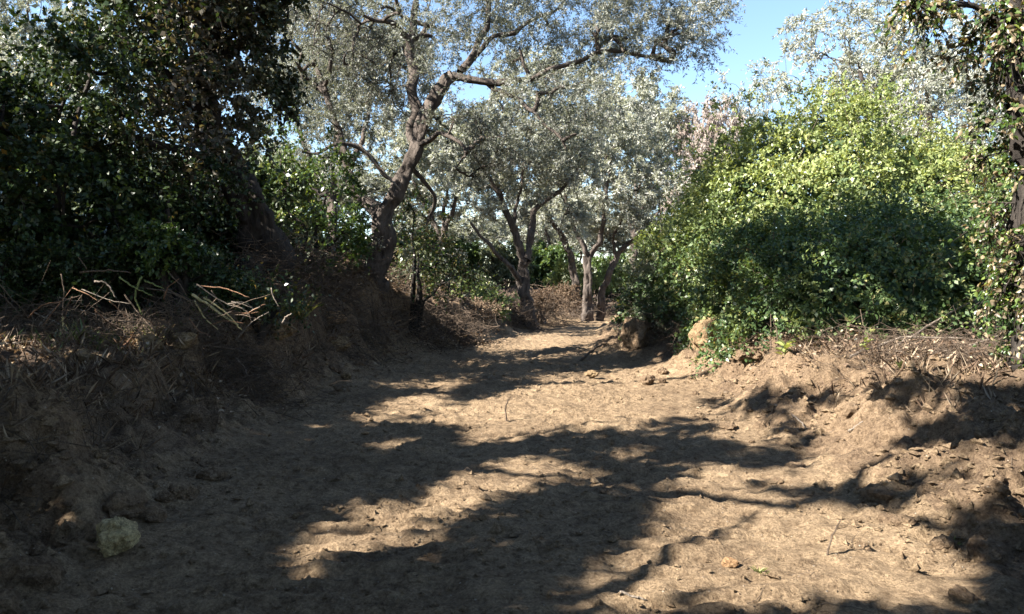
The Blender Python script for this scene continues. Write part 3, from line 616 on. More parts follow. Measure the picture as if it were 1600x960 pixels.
# --- ivied trunk at the right edge
bR = on_ground(4.95, 7.2)
browntint = lambda P, g: (g.random(len(P)) < (.45 + .35 * noise(P[:, 0] * 2, P[:, 1] * 2, P[:, 2] * 1.3, 5))) * .9
make_tree('ivied_tree', 'ivy-hung trunk with browning leaves at the right edge of the photo', bR, [
    [(*(bR - [0, 0, .3]), .2), (4.95, 7.25, 1.6, .16), (4.85, 7.3, 2.8, .13), (4.75, 7.4, 3.8, .1), (4.6, 7.4, 5.0, .07)],
    [(4.85, 7.3, 2.9, .06), (4.65, 7.2, 3.4, .045), (4.5, 7.15, 4.0, .03)], [(4.72, 7.4, 3.9, .05), (4.3, 7.3, 4.15, .03), (3.9, 7.2, 4.15, .018), (3.65, 7.2, 4.08, .01)]],
    [((4.95, 7.3, 1.3), (.38, .4, .6), .5), ((4.85, 7.3, 2.2), (.28, .35, .6), .35), ((4.75, 7.3, 3.0), (.26, .35, .5), .3), ((4.65, 7.3, 3.8), (.4, .4, .4), .4), ((5.0, 7.2, 4.3), (.7, .5, .5), .4), ((3.8, 7.2, 4.12), (.28, .2, .10), .12)],
    150, 7, 10, leaf=(.055, .036), mat='ivy', wood='bark_dark', seed=51, hexa=True, tint=browntint, droop=.8, tw_len=(.15, .4), kl=6)

# --- trees standing left of the track beside and behind the camera: their shade falls across it
def shade_tree(label, x, y, crown, seed, n=260, shade_lobes=()):  # the extra crown lobes are added out of view to deepen the shade
    b = on_ground(x, y); c = np.array(crown[0]); r = crown[1]
    limbs = [[(b[0], b[1], b[2] - .3, .34), (b[0] + .1, b[1], b[2] + 1, .26), ((b[0] + c[0]) / 2, (b[1] + c[1]) / 2, c[2] - r[2] * .7, .2)]]
    s = limbs[0][-1]
    for k in range(4):
        a = k * 1.57 + seed; limbs.append([(*s[:3], .10), (c[0] + math.cos(a) * r[0] * .3, c[1] + math.sin(a) * r[1] * .3, c[2] - .2, .05), (c[0] + math.cos(a) * r[0] * .7, c[1] + math.sin(a) * r[1] * .7, c[2] + .4, .03)])
    make_tree('olive_tree', label, b, limbs, [(c, r), *shade_lobes], int(n * .95), 6, 10, leaf=(.24, .10), seed=seed, cull=True, shell=.15, tw_len=(.3, .65), group='olive trees', branch_cull=60, twig_every=3, kl=5)
shade_tree('olive tree beside the camera, left of the track', -6.2, .6, ((-5.4, 1.0, 5.0), (3.2, 2.7, 2.0)), 61, 430, shade_lobes=[((-.6, .2, 5.6), (3.2, 2.4, 1.3))])
shade_tree('olive tree left of the track, just outside the photo', -8.2, 4.8, ((-7.6, 4.6, 5.6), (2.9, 2.7, 2.2)), 62, 470, shade_lobes=[((-3.0, 3.4, 6.8), (2.8, 2.2, 1.2))])
shade_tree('olive tree behind the left row, far from the track', -11.5, 1.5, ((-10.8, 1.6, 6.2), (3.0, 2.8, 2.4)), 63, 330)
shade_tree('tall olive tree behind the dark evergreen shrub', -11.6, 8.2, ((-11.0, 8.2, 6.4), (3.0, 2.7, 2.6)), 64, 720, shade_lobes=[((-2.8, 9.7, 8.3), (2.8, 1.9, 1.3)), ((-2.2, 7.5, 8.0), (2.5, 1.4, 1.0))])
shade_tree('olive tree behind the camera on the left', -4.8, -3.4, ((-3.6, -2.6, 5.0), (2.6, 2.3, 1.9)), 65)

shade_tree('unseen olive tree added right of the track to dim the skylight', 7.0, .8, ((6.0, 1.0, 5.8), (3.0, 2.6, 1.9)), 67, 150)  # this tree and the next two are unseen, added to block skylight
shade_tree('unseen olive tree added behind the camera on the right to dim the skylight', 4.8, -5.5, ((3.4, -4.6, 5.6), (3.0, 2.6, 1.9)), 68, 150)
shade_tree('unseen olive tree added over the track behind the camera to dim the skylight', -2.9, -8.5, ((-1.6, -7.6, 5.8), (3.2, 2.6, 2.0)), 69, 150)

# --- bramble thicket on the right
def bush(name, label, key, n, leaf, mat, seed, tint, hexa=False, canes=40, rough=.15, cat='bush'):
    (c, r) = DOMES[key]; c = np.array(c); r = np.array(r); g = np.random.default_rng(seed)
    c[2] = float(terrain(c[0], c[1])) - .1
    root = empty(name, c, label, cat)
    PS = 13; k = int(n / PS * 2.6); u = rand_unit(g, k); u[:, 2] = np.abs(u[:, 2]) * .98 - .12      # sprays of leaves
    area = np.sqrt((u[:, 0] * r[1] * r[2]) ** 2 + (u[:, 1] * r[0] * r[2]) ** 2 + (u[:, 2] * r[0] * r[1]) ** 2)
    u = u[g.random(k) < area / area.max()]
    def surf(u):
        p = u * r
        return 1 + rough * fbm3(p[:, 0] * .7, p[:, 1] * .7, p[:, 2] * .7, seed) + rough * .6 * noise(p[:, 0] * 2.0, p[:, 1] * 2.0, p[:, 2] * 2.0, seed + 3)
    s = surf(u); dep = np.where(g.random(len(u)) < .75, g.exponential(.2, len(u)) - .12, g.uniform(.3, 1.1, len(u)))
    nn = nrm(u / r); P = c + u * r * s[:, None] - nn * dep[:, None]
    ok = np.ones(len(P), bool)
    for kk, (c2, r2) in DOMES.items():
        if kk != key: ok &= (((P - np.array(c2)) / (np.array(r2) * .8)) ** 2).sum(1) > 1
    ok &= P[:, 2] > terrain(P[:, 0], P[:, 1]) + .03
    ok &= noise(P[:, 0] * 2.6, P[:, 1] * 2.6, P[:, 2] * 2.6, seed + 9) > -.5 + .5 * (dep > .25)    # hollows between the sprays
    P, nn = P[ok][:n // PS], nn[ok][:n // PS]; m0 = len(P)
    SDir = nrm(nn * .6 + rand_unit(g, m0) + np.array([0, 0, .2])); SN = nrm(nn * .7 + rand_unit(g, m0) * .8 + np.array([0, 0, .5])); SLn = g.uniform(.12, .34, m0)
    ri = np.repeat(np.arange(m0), PS); tq = g.random(len(ri)); m = len(ri); rs = g.normal(0, .17, m0)[ri]
    P = P[ri] + SDir[ri] * (SLn[ri] * tq)[:, None] + np.array([0, 0, -.4]) * (SLn[ri] * tq ** 2)[:, None] + g.normal(0, .025, (m, 3)); nn = nn[ri]
    LD = nrm(SDir[ri] * .6 + rand_unit(g, m) + np.array([0, 0, -.2])); LN = nrm(SN[ri] + rand_unit(g, m) * .55)
    # leafy, twiggy inside of the bush
    kc = int(260 * r[0] * r[1]); uc = rand_unit(g, kc); uc[:, 2] = np.abs(uc[:, 2]); CPn = c + uc * r * g.uniform(.45, .82, (kc, 1)); CPn[:, 2] = np.maximum(CPn[:, 2], terrain(CPn[:, 0], CPn[:, 1]) + .1)
    VI, FI, vi = leaves(CPn, rand_unit(g, kc), nrm(uc + rand_unit(g, kc) * .5), g.uniform(.2, .38, kc), g.uniform(.12, .24, kc))
    # young shoots standing out of the mound
    ns, nl = canes * 7, 16; us = rand_unit(g, ns); us[:, 2] = np.abs(us[:, 2]) + .3; us = nrm(us); S0 = c + us * r * surf(us)[:, None] * .97; out_ok = np.ones(ns, bool)
    for kk, (c2, r2) in DOMES.items():
        if kk != key: out_ok &= (((S0 - np.array(c2)) / (np.array(r2) * .95)) ** 2).sum(1) > 1
    S0, us = S0[out_ok], us[out_ok]; ns = len(S0)
    SD = nrm(nrm(us / r) + rand_unit(g, ns) * .55 + np.array([0, 0, .35])); SL = g.uniform(.2, .65, ns)
    si = np.repeat(np.arange(ns), nl); tq = g.random(len(si)) ** .8
    SP = S0[si] + SD[si] * (SL[si] * tq)[:, None] + np.array([0, 0, -.45]) * (SL[si] * tq ** 2)[:, None] + g.normal(0, .02, (len(si), 3))
    P = np.concatenate([P, SP]); nn = np.concatenate([nn, SD[si]])
    LD = np.concatenate([LD, nrm(SD[si] * .5 + rand_unit(g, len(si)))]); LN = np.concatenate([LN, nrm(rand_unit(g, len(si)) * .8 + np.array([0, 0, .6]))])
    m = len(P); sz = g.uniform(.45, 1.35, m) * (1.2 - .0 * nn[:, 0]); sz[-len(si):] *= .8; rs = np.concatenate([rs, np.zeros(len(si))])
    VL, FL, v = leaves(P, LD, LN, leaf[0] * sz, leaf[1] * sz, hexa)
    rnd = np.clip(g.beta(2, 2.4, m) + rs + .25 * noise(P[:, 0] * 1.1, P[:, 1] * 1.1, P[:, 2] * 1.1, seed + 5), 0, 1)
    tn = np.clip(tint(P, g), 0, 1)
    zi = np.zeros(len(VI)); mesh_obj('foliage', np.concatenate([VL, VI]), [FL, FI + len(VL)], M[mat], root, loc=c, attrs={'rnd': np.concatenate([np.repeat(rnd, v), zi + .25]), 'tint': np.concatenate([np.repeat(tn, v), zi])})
    # arching canes
    uu = rand_unit(g, canes); uu[:, 2] = np.abs(uu[:, 2]); A = c + uu * r * .75; B = c + nrm(uu + g.normal(0, .25, (canes, 3))) * r * 1.06
    A[:, 2] = np.maximum(A[:, 2], c[2] + .2); B[:, 2] = np.maximum(B[:, 2], terrain(B[:, 0], B[:, 1]) + .05)
    tt = np.linspace(0, 1, 7)[None, :, None]; ct = (A + B) / 2 + np.array([0, 0, .5])
    CP = (1 - tt) ** 2 * A[:, None] + 2 * tt * (1 - tt) * ct[:, None] + tt ** 2 * B[:, None]
    VC, FC = tubes(CP, np.tile(np.linspace(.007, .003, 7), (canes, 1)), 4)
    tag(mesh_obj('cane_tangle', VC, [FC], M['twig'], root, loc=c), kind='stuff')
    return root
def fbm3(x, y, z, seed): return noise(x, y, z, seed) + .5 * noise(x * 2.1, y * 2.1, z * 2.1, seed + 1)
sun_top_tint = lambda lo, hi, a: (lambda P, g: a * sstep(P[:, 2] + .8 * noise(P[:, 0], P[:, 1], P[:, 2], 4), lo, hi) * (.5 + .5 * g.random(len(P))))  # leaves tinted yellow-green with height: sunlight on the tops put into their colour
bush('bramble_bush', 'tall sunlit yellow-green bramble mound on the right', 'main', 120000, (.066, .038), 'bramble', 71, sun_top_tint(1.5, 4.0, .95), canes=90)
bush('bramble_bush', 'paler bush at the left shoulder of the tall bramble mound', 'behind', 24000, (.085, .038), 'bramble', 72, sun_top_tint(1.0, 3.5, .7), canes=40)
bush('bramble_bush', 'light green bramble bush below the tall olive crown on the right', 'rightup', 32000, (.068, .04), 'bramble', 73, sun_top_tint(1.5, 3.5, .9))
bush('bramble_bush', 'dark green shaded bramble bush behind the right bank', 'frontright', 48000, (.052, .034), 'bramble', 74, lambda P, g: .7 * (noise(P[:, 0] * 1.5, P[:, 1] * 1.5, P[:, 2] * 1.5, 2) > .55) * g.random(len(P)), canes=70)
bush('bramble_bush', 'mid green bramble bush behind the peaked dirt mound', 'frontmid', 26000, (.058, .038), 'bramble', 75, lambda P, g: .5 * (noise(P[:, 0] * 1.5, P[:, 1] * 1.5, P[:, 2] * 1.5, 3) > .5) * g.random(len(P)), canes=60)
bush('grey_bush', 'grey-green bush beside the track at the left end of the thicket', 'left', 24000, (.065, .032), 'greyshrub', 76, lambda P, g: np.zeros(len(P)), canes=60)

# ------------------------------------------------------------------ litter, twigs and crumbs nobody could count
def tangle(name, label, cat, centres, n, length, rad, mat, seed, lift=.25, k=3):
    g = np.random.default_rng(seed); cs = np.array([c[:2] for c in centres]); rs = np.array([c[2] for c in centres])
    ci = g.integers(0, len(cs), n); xy = cs[ci] + g.normal(0, 1, (n, 2)) * rs[ci][:, None] * .5
    L = g.uniform(*length, n); a = g.uniform(0, 6.28, n); el = g.normal(.12, .35, n)
    D = np.stack([np.cos(a) * np.cos(el), np.sin(a) * np.cos(el), np.sin(el)], 1)
    tt = np.linspace(-.5, .5, 5); B = rand_unit(g, n) * (L * .3)[:, None]
    XY0 = np.concatenate([xy, np.zeros((n, 1))], 1)
    P = XY0[:, None] + D[:, None] * (L[:, None] * tt[None])[..., None] + B[:, None] * (tt[None, :, None] ** 2 * 2) + g.normal(0, .015, (n, 5, 3))
    P[..., 2] += (terrain(xy[:, 0], xy[:, 1]) + g.random(n) ** 2 * lift)[:, None]
    P[..., 2] = np.maximum(P[..., 2], terrain(P[..., 0], P[..., 1]) + .004)
    V, f = tubes(P, (g.uniform(.5, 1.4, n) * rad)[:, None] * np.linspace(1, .4, 5)[None], k)
    o = mesh_obj(name, V, [f], M[mat]); return tag(o, label, cat, kind='stuff')
tangle('dry_brush', 'tangle of dry brown twigs along the top of the left bank', 'brush', [W(150, 0, 8.6)[:2].tolist() + [1.2], W(300, 0, 8.8)[:2].tolist() + [.9], W(380, 0, 9.3)[:2].tolist() + [.7], (-6.2, 9.3, 1.5)], 1700, (.2, .9), .0042, 'twig', 81, .4)
tangle('dry_brush', 'matted roots and dry brush at the foot of the big olive', 'brush', [(-3.0, 15.0, .9), (-3.4, 13.2, .9), (-3.9, 12.0, .8), (-2.5, 17, .9), (-1.9, 18.5, .9), (-3.6, 14.2, .9), (-1.3, 20.5, .8)], 2600, (.25, 1.0), .0065, 'twig', 82, .8)
tangle('dry_brush', 'pile of dry sticks below the ivied trunk at the right', 'brush', [(4.3, 8.6, .7), (4.9, 8.0, .7), (4.2, 10.3, .9), (5.2, 9.4, 1.0)], 900, (.15, .9), .0035, 'twig', 83, .3)
tangle('dry_brush', 'root tangle around the earth stump by the right side of the track', 'brush', [(2.7, 16.4, .5), (3.2, 15.8, .5), (3.5, 14.8, .5), (3.0, 17.2, .6)], 900, (.2, .8), .005, 'twig', 84, .6)
tangle('dry_brush', 'brown brush closing the far end of the track', 'brush', [(1.6, 31, 1.2), (.3, 27.5, 1.0), (3.0, 38, 1.6), (5.5, 36, 1.4), (3.6, 42, 2.5)], 1500, (.4, 1.3), .009, 'twig', 85, 1.0)
tangle('fallen_twigs', 'fine dry twigs scattered over the track', 'twigs', [(0, 5, 3.2), (0, 8, 3.5), (1.5, 6, 3), (0, 12, 4)], 420, (.04, .28), .0022, 'twig', 86, .01)

def litter(name, label, cat, centres, n, leaf, mat, seed, lift=.08):
    g = np.random.default_rng(seed); cs = np.array([c[:2] for c in centres]); rs = np.array([c[2] for c in centres]); ci = g.integers(0, len(cs), n)
    xy = cs[ci] + g.normal(0, 1, (n, 2)) * rs[ci][:, None] * .5; P = np.concatenate([xy, (terrain(xy[:, 0], xy[:, 1]) + .006 + g.random(n) ** 3 * lift)[:, None]], 1)
    D = rand_unit(g, n); D[:, 2] *= .4; Nn = nrm(rand_unit(g, n) * .6 + np.array([0, 0, 1.0])); s = g.uniform(.6, 1.3, n)
    V, f, v = leaves(P, D, Nn, leaf[0] * s, leaf[1] * s, True, .25)
    o = mesh_obj(name, V, [f], M[mat], attrs={'rnd': np.repeat(g.random(n), v), 'tint': np.zeros(n * v)}); return tag(o, label, cat, kind='stuff')
litter('leaf_litter', 'dry fallen leaves under the bramble thicket on the right bank', 'leaf litter', [(4.3, 9.5, 1.2), (4.6, 8.2, .8), (5.2, 10.5, 1.4), (3.9, 11.6, 1.0)], 3000, (.05, .032), 'drybrown', 91, .2)
tangle('dry_brush', 'hanging dry roots on the cut face of the left bank', 'brush', [(XL(y) - .55, y, .35) for y in np.arange(4.5, 13, .7)] + [(XL(y) - .6, y, .7) for y in np.arange(11, 21, .4)], 1500, (.1, .5), .0035, 'twig', 87, .15)
litter('leaf_litter', 'dark fallen leaves on top of the left bank', 'leaf litter', [(-4.2, 8.6, 1.2), (-5.5, 9, 1.6), (-3.9, 10.4, 1), (-4.8, 7, 1.4)], 4500, (.055, .035), 'drybrown', 92, .12)
litter('leaf_litter', 'brown leaves among the roots of the big olive', 'leaf litter', [(-3.0, 15.6, 1), (-2.4, 17.6, 1), (-1.6, 20, 1), (-3.6, 14, 1)], 3500, (.06, .04), 'drybrown', 93, .35)

def dry_grass(name, label, spots, n, seed, mat='drybrown'):
    g = np.random.default_rng(seed); cs = np.array(spots, float); ci = g.integers(0, len(cs), n); tuft = g.normal(0, 1, (n // 9 + 1, 2))[np.arange(n) // 9]; ci = ci[(np.arange(n) // 9) * 9 % n]
    xy = cs[ci, :2] + tuft * cs[ci, 2:3] * .5 + g.normal(0, .03, (n, 2)); P = np.concatenate([xy, terrain(xy[:, 0], xy[:, 1])[:, None]], 1)
    a = g.uniform(0, 6.28, n); D = nrm(np.stack([np.cos(a), np.sin(a), g.uniform(.2, 2.0, n)], 1)); V, f, v = leaves(P, D, rand_unit(g, n), g.uniform(.07, .26, n), g.uniform(.0025, .0055, n), True, .1)
    return tag(mesh_obj(name, V, [f], M[mat], attrs={'rnd': np.repeat(g.random(n), v), 'tint': np.zeros(n * v)}), label, 'grass', kind='stuff')
dry_grass('dry_grass', 'dry grass and weed stalks along the lip of the left bank', [(XL(y) - .95, y, .7) for y in np.arange(5, 14, .6)] + [(XL(y) - 2.2, y, 1.2) for y in np.arange(6, 12, .8)], 6500, 301)
dry_grass('dry_grass', 'dry grass and weed stalks along the lip of the right bank', [(XR(y) + 1.5, y, .8) for y in np.arange(7, 13, .6)], 1500, 302)
dry_grass('green_weeds', 'green weeds under the shrubs of the left bank', [(XL(y) - 1.7, y, .8) for y in np.arange(8, 14, .6)], 3000, 303, 'grass')

# soil crumbs
g = np.random.default_rng(101); nC = 52000
xs = g.uniform(-3.8, 4.6, nC); ys = 2.6 + 13 * g.random(nC) ** 1.7
offm = np.maximum(sstep(XL(ys) - xs, -.5, .3), sstep(xs - XR(ys), -.5, .5)); kp = g.random(nC) < .45 + .55 * offm
kp &= fbm(xs * 1.3, ys * 1.3, 3, 9) + g.normal(0, .35, nC) > -.1
xs, ys, offm = xs[kp], ys[kp], offm[kp]; nC = len(xs)
rr = np.clip(g.lognormal(-4.75, .62, nC) * (1 + .7 * offm), .003, .05)
octv = np.array([[1, 0, 0], [0, 1, 0], [-1, 0, 0], [0, -1, 0], [0, 0, .8], [0, 0, -.6]], float)
octf = np.array([[0, 1, 4], [1, 2, 4], [2, 3, 4], [3, 0, 4], [1, 0, 5], [2, 1, 5], [3, 2, 5], [0, 3, 5]])
ang = g.uniform(0, 6.28, nC); ca, sa = np.cos(ang)[:, None], np.sin(ang)[:, None]
ov = octv[None] * g.uniform(.6, 1.3, (nC, 6, 1)) + g.normal(0, .18, (nC, 6, 3))
ov = np.stack([ov[..., 0] * ca - ov[..., 1] * sa, ov[..., 0] * sa + ov[..., 1] * ca, ov[..., 2]], -1) * rr[:, None, None]
ov += np.stack([xs, ys, terrain(xs, ys) + rr * .25], -1)[:, None]
tag(mesh_obj('soil_crumbs', ov.reshape(-1, 3), [(octf[None] + (np.arange(nC) * 6)[:, None, None]).reshape(-1, 3)], M['track'], smooth=False), 'small soil crumbs strewn over the track and banks', 'soil crumbs', kind='stuff')

# ------------------------------------------------------------------ clods and stones one can pick out
import bmesh
def ico(sub):
    bm = bmesh.new(); bmesh.ops.create_icosphere(bm, subdivisions=sub, radius=1)
    V = np.array([v.co[:] for v in bm.verts]); f = np.array([[v.index for v in q.verts] for q in bm.faces]); bm.free(); return V, f
ICO3, ICO2 = ico(4), ico(3)
def clod(name, label, cat, px, py, wpx, mat='clod', seed=1, flat=.75, group=None, big=False, pos=None, size=None):
    p = ground_hit(px, py) if pos is None else pos
    s = wpx / F * p[1] / 2 if size is None else size
    V0, f = ICO3 if big else ICO2
    n = .32 * noise(V0[:, 0] * 1.3 + seed, V0[:, 1] * 1.3, V0[:, 2] * 1.3, seed) + .22 * noise(V0[:, 0] * 3, V0[:, 1] * 3 + seed, V0[:, 2] * 3, seed + 1) + .13 * noise(V0[:, 0] * 7, V0[:, 1] * 7, V0[:, 2] * 7 + seed, seed + 2)
    V = V0 * (1 + n)[:, None] * np.array([1, .85, flat]) * s
    V[:, 2] += s * flat * .55
    o = mesh_obj(name, V, [f], M[mat], smooth=False); o.location = [float(q) for q in p]; o.rotation_euler.z = seed * 1.3
    return tag(o, label, cat, group)
clod('dirt_clod', 'single pale dirt clod lying in the shade at lower left', 'clod', 176, 858, 74, 'pale_clod', seed=4, flat=.78, big=True)
clod('stone', 'small orange stone lying on the sunlit track at lower right', 'stone', 1143, 888, 24, 'stone', seed=7, flat=.6)
clod('dirt_clod', 'sunlit crumbly clod on the lip of the left bank, the left one of a pair', 'clod', 233, 552, 44, seed=9, big=True)
clod('dirt_clod', 'sunlit crumbly clod on the lip of the left bank, the right one of a pair', 'clod', 290, 540, 38, seed=12, big=True, flat=.6)
clod('dirt_clod', 'pale flat clod capping the left bank beside the grass', 'clod', 436, 524, 48, seed=14, flat=.5, big=True)
clod('dirt_clod', 'orange-brown clod on the highest lump of the left bank', 'clod', 518, 505, 42, 'stone', seed=17, flat=.5, big=True)
clod('dirt_clod', 'broken clod hanging below the orange-brown one on the left bank', 'clod', 528, 545, 36, seed=19, big=True)
clod('dirt_clod', 'flat sunlit clod on the bank at the left edge', 'clod', 130, 562, 60, seed=21, flat=.35, big=True)
clod('dirt_clod', 'dark clod at the foot of the peaked mound, the larger of two', 'clod', 1012, 600, 22, 'bank', seed=23)
clod('dirt_clod', 'dark clod at the foot of the peaked mound, the smaller of two', 'clod', 1036, 598, 12, 'bank', seed=24)
clod('dirt_clod', 'tan clod on the far left edge of the sunlit track', 'clod', 540, 592, 18, seed=26)
clod('dirt_clod', 'tiny round clod in the middle of the shaded left track', 'clod', 460, 812, 12, seed=27)
clod('stone', 'pale flat stone half sunk in the track near the centre', 'stone', 570, 680, 14, 'stone', seed=28, flat=.3)
clod('dirt_clod', 'pale clod left of the earth stump by the track', 'clod', 925, 588, 22, seed=29, flat=.5)
clod('dirt_clod', 'long lump on the crest between the peaked mound and the right bank', 'clod', 1170, 560, 46, 'bank', seed=30, flat=.5, big=True)
clod('earth_lump', 'peaked lump of root-bound earth in front of the thicket', 'earth lump', 0, 0, 0, seed=33, flat=1.15, big=True, pos=on_ground(3.28, 13.1) - [0, 0, .12], size=.30)
clod('earth_lump', 'torn root stump caked in earth at the right edge of the far track', 'earth lump', 0, 0, 0, 'bank', seed=37, flat=1.1, big=True, pos=on_ground(2.6, 16.1) - [0, 0, .1], size=.33)
for k in range(120):     # rough clods along the two banks
    side = k % 2; yy = 3.2 + 10 * g.random() ** 1.3
    x = XL(yy) - g.uniform(-.4, .8) if side == 0 else XR(yy) + g.uniform(-.5, 1.2)
    s = .03 + .09 * g.random() ** 2.2 * (1.4 if side == 0 else 1.0)
    clod('dirt_clod', 'rough dark clod on the shaded face of the left bank' if side == 0 else 'rough brown clod on the slope of the right bank', 'clod', 0, 0, 0, 'bank', seed=100 + k, flat=g.uniform(.5, .8),
         group='clods of the left bank' if side == 0 else 'clods of the right bank', pos=on_ground(x, yy) - [0, 0, s * .3], size=s)

# ------------------------------------------------------------------ sticks and canes one can pick out
def stick(name, label, pts, r, mat, cat='stick', group=None, k=7, fork=None):
    P = np.array(pts, float); t = np.linspace(0, 1, len(P)); u = np.linspace(0, 1, 12); Q = np.stack([np.interp(u, t, P[:, i]) for i in range(3)], 1)
    for _ in range(2): Q[1:-1] = .25 * Q[:-2] + .5 * Q[1:-1] + .25 * Q[2:]
    gg = np.random.default_rng(abs(hash(label)) % 1000 if False else int(abs(P.sum() * 1000)) % 9999); Q[1:-1] += gg.normal(0, r * .35, (10, 3))
    V, f = tubes(Q[None], np.linspace(r, r * .55, 12)[None], k, cap=True)
    c = Q.mean(0)
    o = mesh_obj(name, V, [f], M[mat], loc=c); return tag(o, label, cat, group)
def pstick(label, a, b, d, r, mat, name='stick', sag=0.0, cat='stick', group=None, d2=None):
    A, B = W(*a, d), W(*b, d if d2 is None else d2)
    for q in (A, B): q[2] = max(q[2], float(terrain(q[0], q[1])) + r * .6)
    m = (A + B) / 2; m[2] -= sag; m = m + np.random.default_rng(int(a[0] * 7 + b[1])).normal(0, .07, 3) * np.linalg.norm(B - A); m[2] = max(m[2], float(terrain(m[0], m[1])) + r)
    return stick(name, label, [A, m, B], r, mat, cat, group)
pstick('thick straw-yellow cane slanting down the left bank', (300, 460), (372, 508), 8.6, .017, 'cane', 'cane', cat='cane')
pstick('pale cane beside the thick straw-yellow one, bent near its foot', (318, 466), (378, 516), 8.5, .011, 'cane', 'cane', cat='cane', sag=-.05)
pstick('thin yellow cane left of the thick straw-yellow one', (304, 470), (340, 515), 8.6, .009, 'cane', 'cane', cat='cane')
pstick('greenish upright cane standing on the left bank', (222, 432), (224, 495), 8.6, .012, 'cane_green', 'cane', cat='cane')
pstick('greenish cane leaning left from the upright one', (187, 433), (238, 462), 8.6, .011, 'cane_green', 'cane', cat='cane')
pstick('greenish cane running right from the upright one', (226, 438), (256, 451), 8.6, .01, 'cane_green', 'cane', cat='cane')
pstick('reddish stick crossing behind the canes on the left bank', (256, 468), (280, 436), 8.7, .009, 'redstick')
pstick('thin dark stick crossing the reddish one', (264, 427), (292, 462), 8.75, .007, 'twig')
pstick('long reddish stick propped against the left bank', (182, 553), (222, 502), 8.0, .010, 'redstick')
pstick('slim stick standing upright near the left edge', (96, 428), (97, 500), 8.5, .008, 'twig')
pstick('short pale stump of cane below the slim upright stick', (96, 495), (103, 524), 8.2, .012, 'cane', cat='cane')
pstick('curved pale root on the bank near the left edge', (88, 528), (142, 516), 8.0, .013, 'deadwood', sag=.06)
pstick('long root lying along the lip of the left bank', (138, 532), (200, 546), 7.8, .014, 'twig')
pstick('long pale root along the bank at the left edge', (0, 538), (125, 548), 7.7, .014, 'deadwood', sag=-.03)
pstick('reddish branch lying right of the canes on the left bank', (355, 490), (415, 476), 8.8, .010, 'redstick')
pstick('forked dry twig standing right of the canes', (424, 450), (436, 480), 9.4, .009, 'deadwood')
pstick('pale broken stick end below the forked dry twig', (441, 505), (456, 490), 9.3, .012, 'deadwood')
pstick('long bare branch lying level at the back of the left bank', (125, 426), (205, 427), 9.4, .014, 'twig')
pstick('thin branch leaning into the dark shrub at the left', (120, 398), (136, 422), 9.4, .010, 'twig')
pstick('bent branch with a pale cut end on the left bank', (148, 440), (182, 466), 9.0, .013, 'deadwood', sag=-.04)
pstick('pale root hanging down the cut face of the left bank', (368, 560), (385, 587), 8.9, .008, 'deadwood', sag=-.03)
pstick('thin root hanging below the canes on the cut face', (385, 520), (403, 562), 8.9, .005, 'twig')
pstick('wiry root arching out of the shaded left bank', (280, 576), (307, 640), 7.3, .005, 'twig', sag=-.12)
pstick('bleached dead branch sticking out left of the big olive trunk', (562, 227), (626, 298), 15.4, .035, 'deadwood', name='dead_branch', cat='branch', sag=.12)
g2 = np.random.default_rng(7)
for k in range(44):
    px, py = g2.uniform(5, 430), g2.uniform(455, 520); a = g2.uniform(-.9, .9); L = g2.uniform(18, 45); d = g2.uniform(8.3, 9.0)
    pstick('thin brown stick in the jumble on top of the left bank', (px - L * math.cos(a), py - L * math.sin(a)), (px + L * math.cos(a), py + L * math.sin(a)), d, g2.uniform(.005, .009), ['twig', 'redstick', 'twig', 'deadwood'][k % 4], group='sticks on the left bank', d2=d + g2.uniform(-.3, .3))
def gstick(label, pts, r, mat, name='stick', lift=0.0, cat='stick'):
    P = [ground_hit(*p) for p in pts]; P = [p + [0, 0, r * .8 + (lift if 0 < i < len(P) - 1 else 0)] for i, p in enumerate(P)]
    return stick(name, label, P, r, mat, cat)
gstick('pale twig on the slope of the right bank', [(1212, 636), (1240, 650), (1262, 672)], .012, 'deadwood')
gstick('dark twig crossing the pale one on the right bank', [(1240, 620), (1238, 650), (1245, 668)], .008, 'twig')
gstick('thin pale stick lying up the right bank slope', [(1328, 680), (1350, 662)], .009, 'deadwood')
gstick('dark stick lying beside the track before the earth stump', [(908, 565), (930, 550), (948, 538)], .03, 'twig', lift=.05)
gstick('thin root lying on the sunlit patch at the centre', [(555, 870), (580, 885), (610, 875)], .006, 'twig')
gstick('thin pale twig at the bottom edge of the track', [(970, 935), (1012, 948)], .007, 'deadwood')
gstick('bare branch lying along the top of the right bank', [(1330, 560), (1400, 548), (1470, 545), (1540, 540)], .016, 'deadwood', lift=.12)
A = ground_hit(1295, 872); stick('stick', 'thin dark twig standing in the sunlit track at right', [A - [0, 0, .02], A + [.03, .01, .09], A + [.085, .02, .19]], .006, 'twig')
A = ground_hit(792, 660); stick('stick', 'slim dark stick standing in the middle of the track', [A - [0, 0, .03], A + [-.02, .02, .12], A + [.01, .0, .24]], .012, 'twig')
A = ground_hit(1205, 548, 9); stick('stick', 'thin sapling stem behind the right bank, the left one of two', [A, A + [.02, .05, .25], A + [.03, .1, .5]], .010, 'twig')
A = ground_hit(1215, 548, 9); stick('stick', 'thin sapling stem behind the right bank, the right one of two', [A, A + [.02, .05, .25], A + [-.04, .1, .42]], .009, 'twig')
stick('dead_branch', 'long bare branch leaning out of the thicket over the right bank', [W(1395, 545, 9.3), W(1440, 515, 9.6), W(1530, 465, 10.2)], .018, 'deadwood', 'branch')
stick('dead_branch', 'second bare branch curving through the dry leaves at the right', [W(1370, 545, 9.0), W(1440, 555, 8.8), W(1500, 545, 8.6), W(1560, 525, 8.4)], .016, 'deadwood', 'branch')

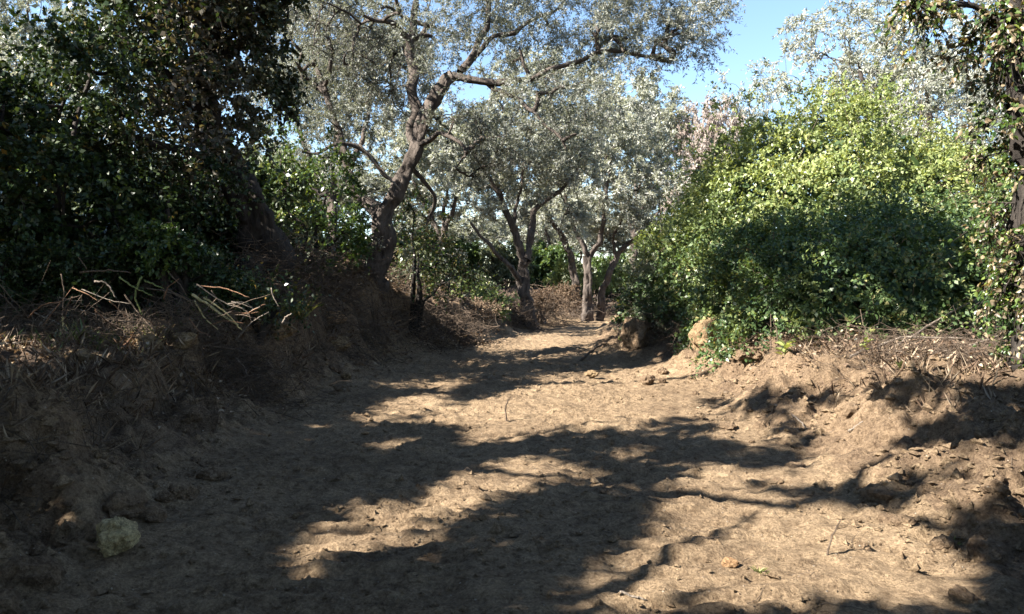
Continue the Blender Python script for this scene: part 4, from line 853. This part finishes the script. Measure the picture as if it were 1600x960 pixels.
# ------------------------------------------------------------------ small plants
def plant(name, label, p, n, L, Wd, mat, seed, cat, up=.8, tint=0.0, stemh=0.0):
    g = np.random.default_rng(seed); root = empty(name, p, label, cat); p = np.asarray(p)
    a = g.uniform(0, 6.28, n); D = nrm(np.stack([np.cos(a), np.sin(a), g.uniform(.3, 1.4, n) * up], 1)); P = p + g.normal(0, .012, (n, 3)); P[:, 2] = p[2] + (g.random(n) * stemh)
    s = g.uniform(.6, 1.2, n); V, f, v = leaves(P, D, np.tile([[0, 0, 1.0]], (n, 1)) + g.normal(0, .3, (n, 3)), L * s, Wd * s, True)
    mesh_obj('leaf_tuft', V, [f], M[mat], root, loc=p, attrs={'rnd': np.repeat(g.uniform(.3, .95, n), v), 'tint': np.full(n * v, tint)})
    if stemh:
        S = np.array([[p, p + [0, 0, stemh * .5], p + [.01, 0, stemh]]]); VV, ff = tubes(S, np.array([[.004, .003, .002]]), 5); mesh_obj('stem', VV, [ff], M['cane_green'], root, loc=p)
    return root
plant('seedling', 'bright green broad-leaved seedling on the edge of the right bank', ground_hit(1226, 556, 8), 12, .13, .085, 'bramble', 1, 'seedling', tint=.9, stemh=.14)
plant('seedling', 'pale green seedling under the dry leaves of the right bank', ground_hit(1352, 552, 8), 10, .10, .06, 'bramble', 2, 'seedling', tint=.7, stemh=.12)
plant('grass_tuft', 'small grey-green tuft on the track at lower right', ground_hit(1492, 858), 16, .07, .009, 'grass', 3, 'grass', up=1.0)
plant('grass_tuft', 'faint green tuft beside the orange stone', ground_hit(1190, 902), 12, .05, .008, 'grass', 4, 'grass')
plant('seedling', 'yellow-green seedling on top of the right bank near the burrow', ground_hit(1408, 577), 8, .07, .04, 'bramble', 5, 'seedling', tint=.9, stemh=.05)
for k, (px, py) in enumerate([(400, 505), (425, 500), (455, 495), (478, 490), (470, 505), (350, 505), (372, 490)]):
    plant('grass_tuft', 'wispy grass tuft on the left bank right of the canes', ground_hit(px, py, 7), 26, .30, .012, 'grass', 10 + k, 'grass', up=1.6)['group'] = 'grass tufts of the left bank'
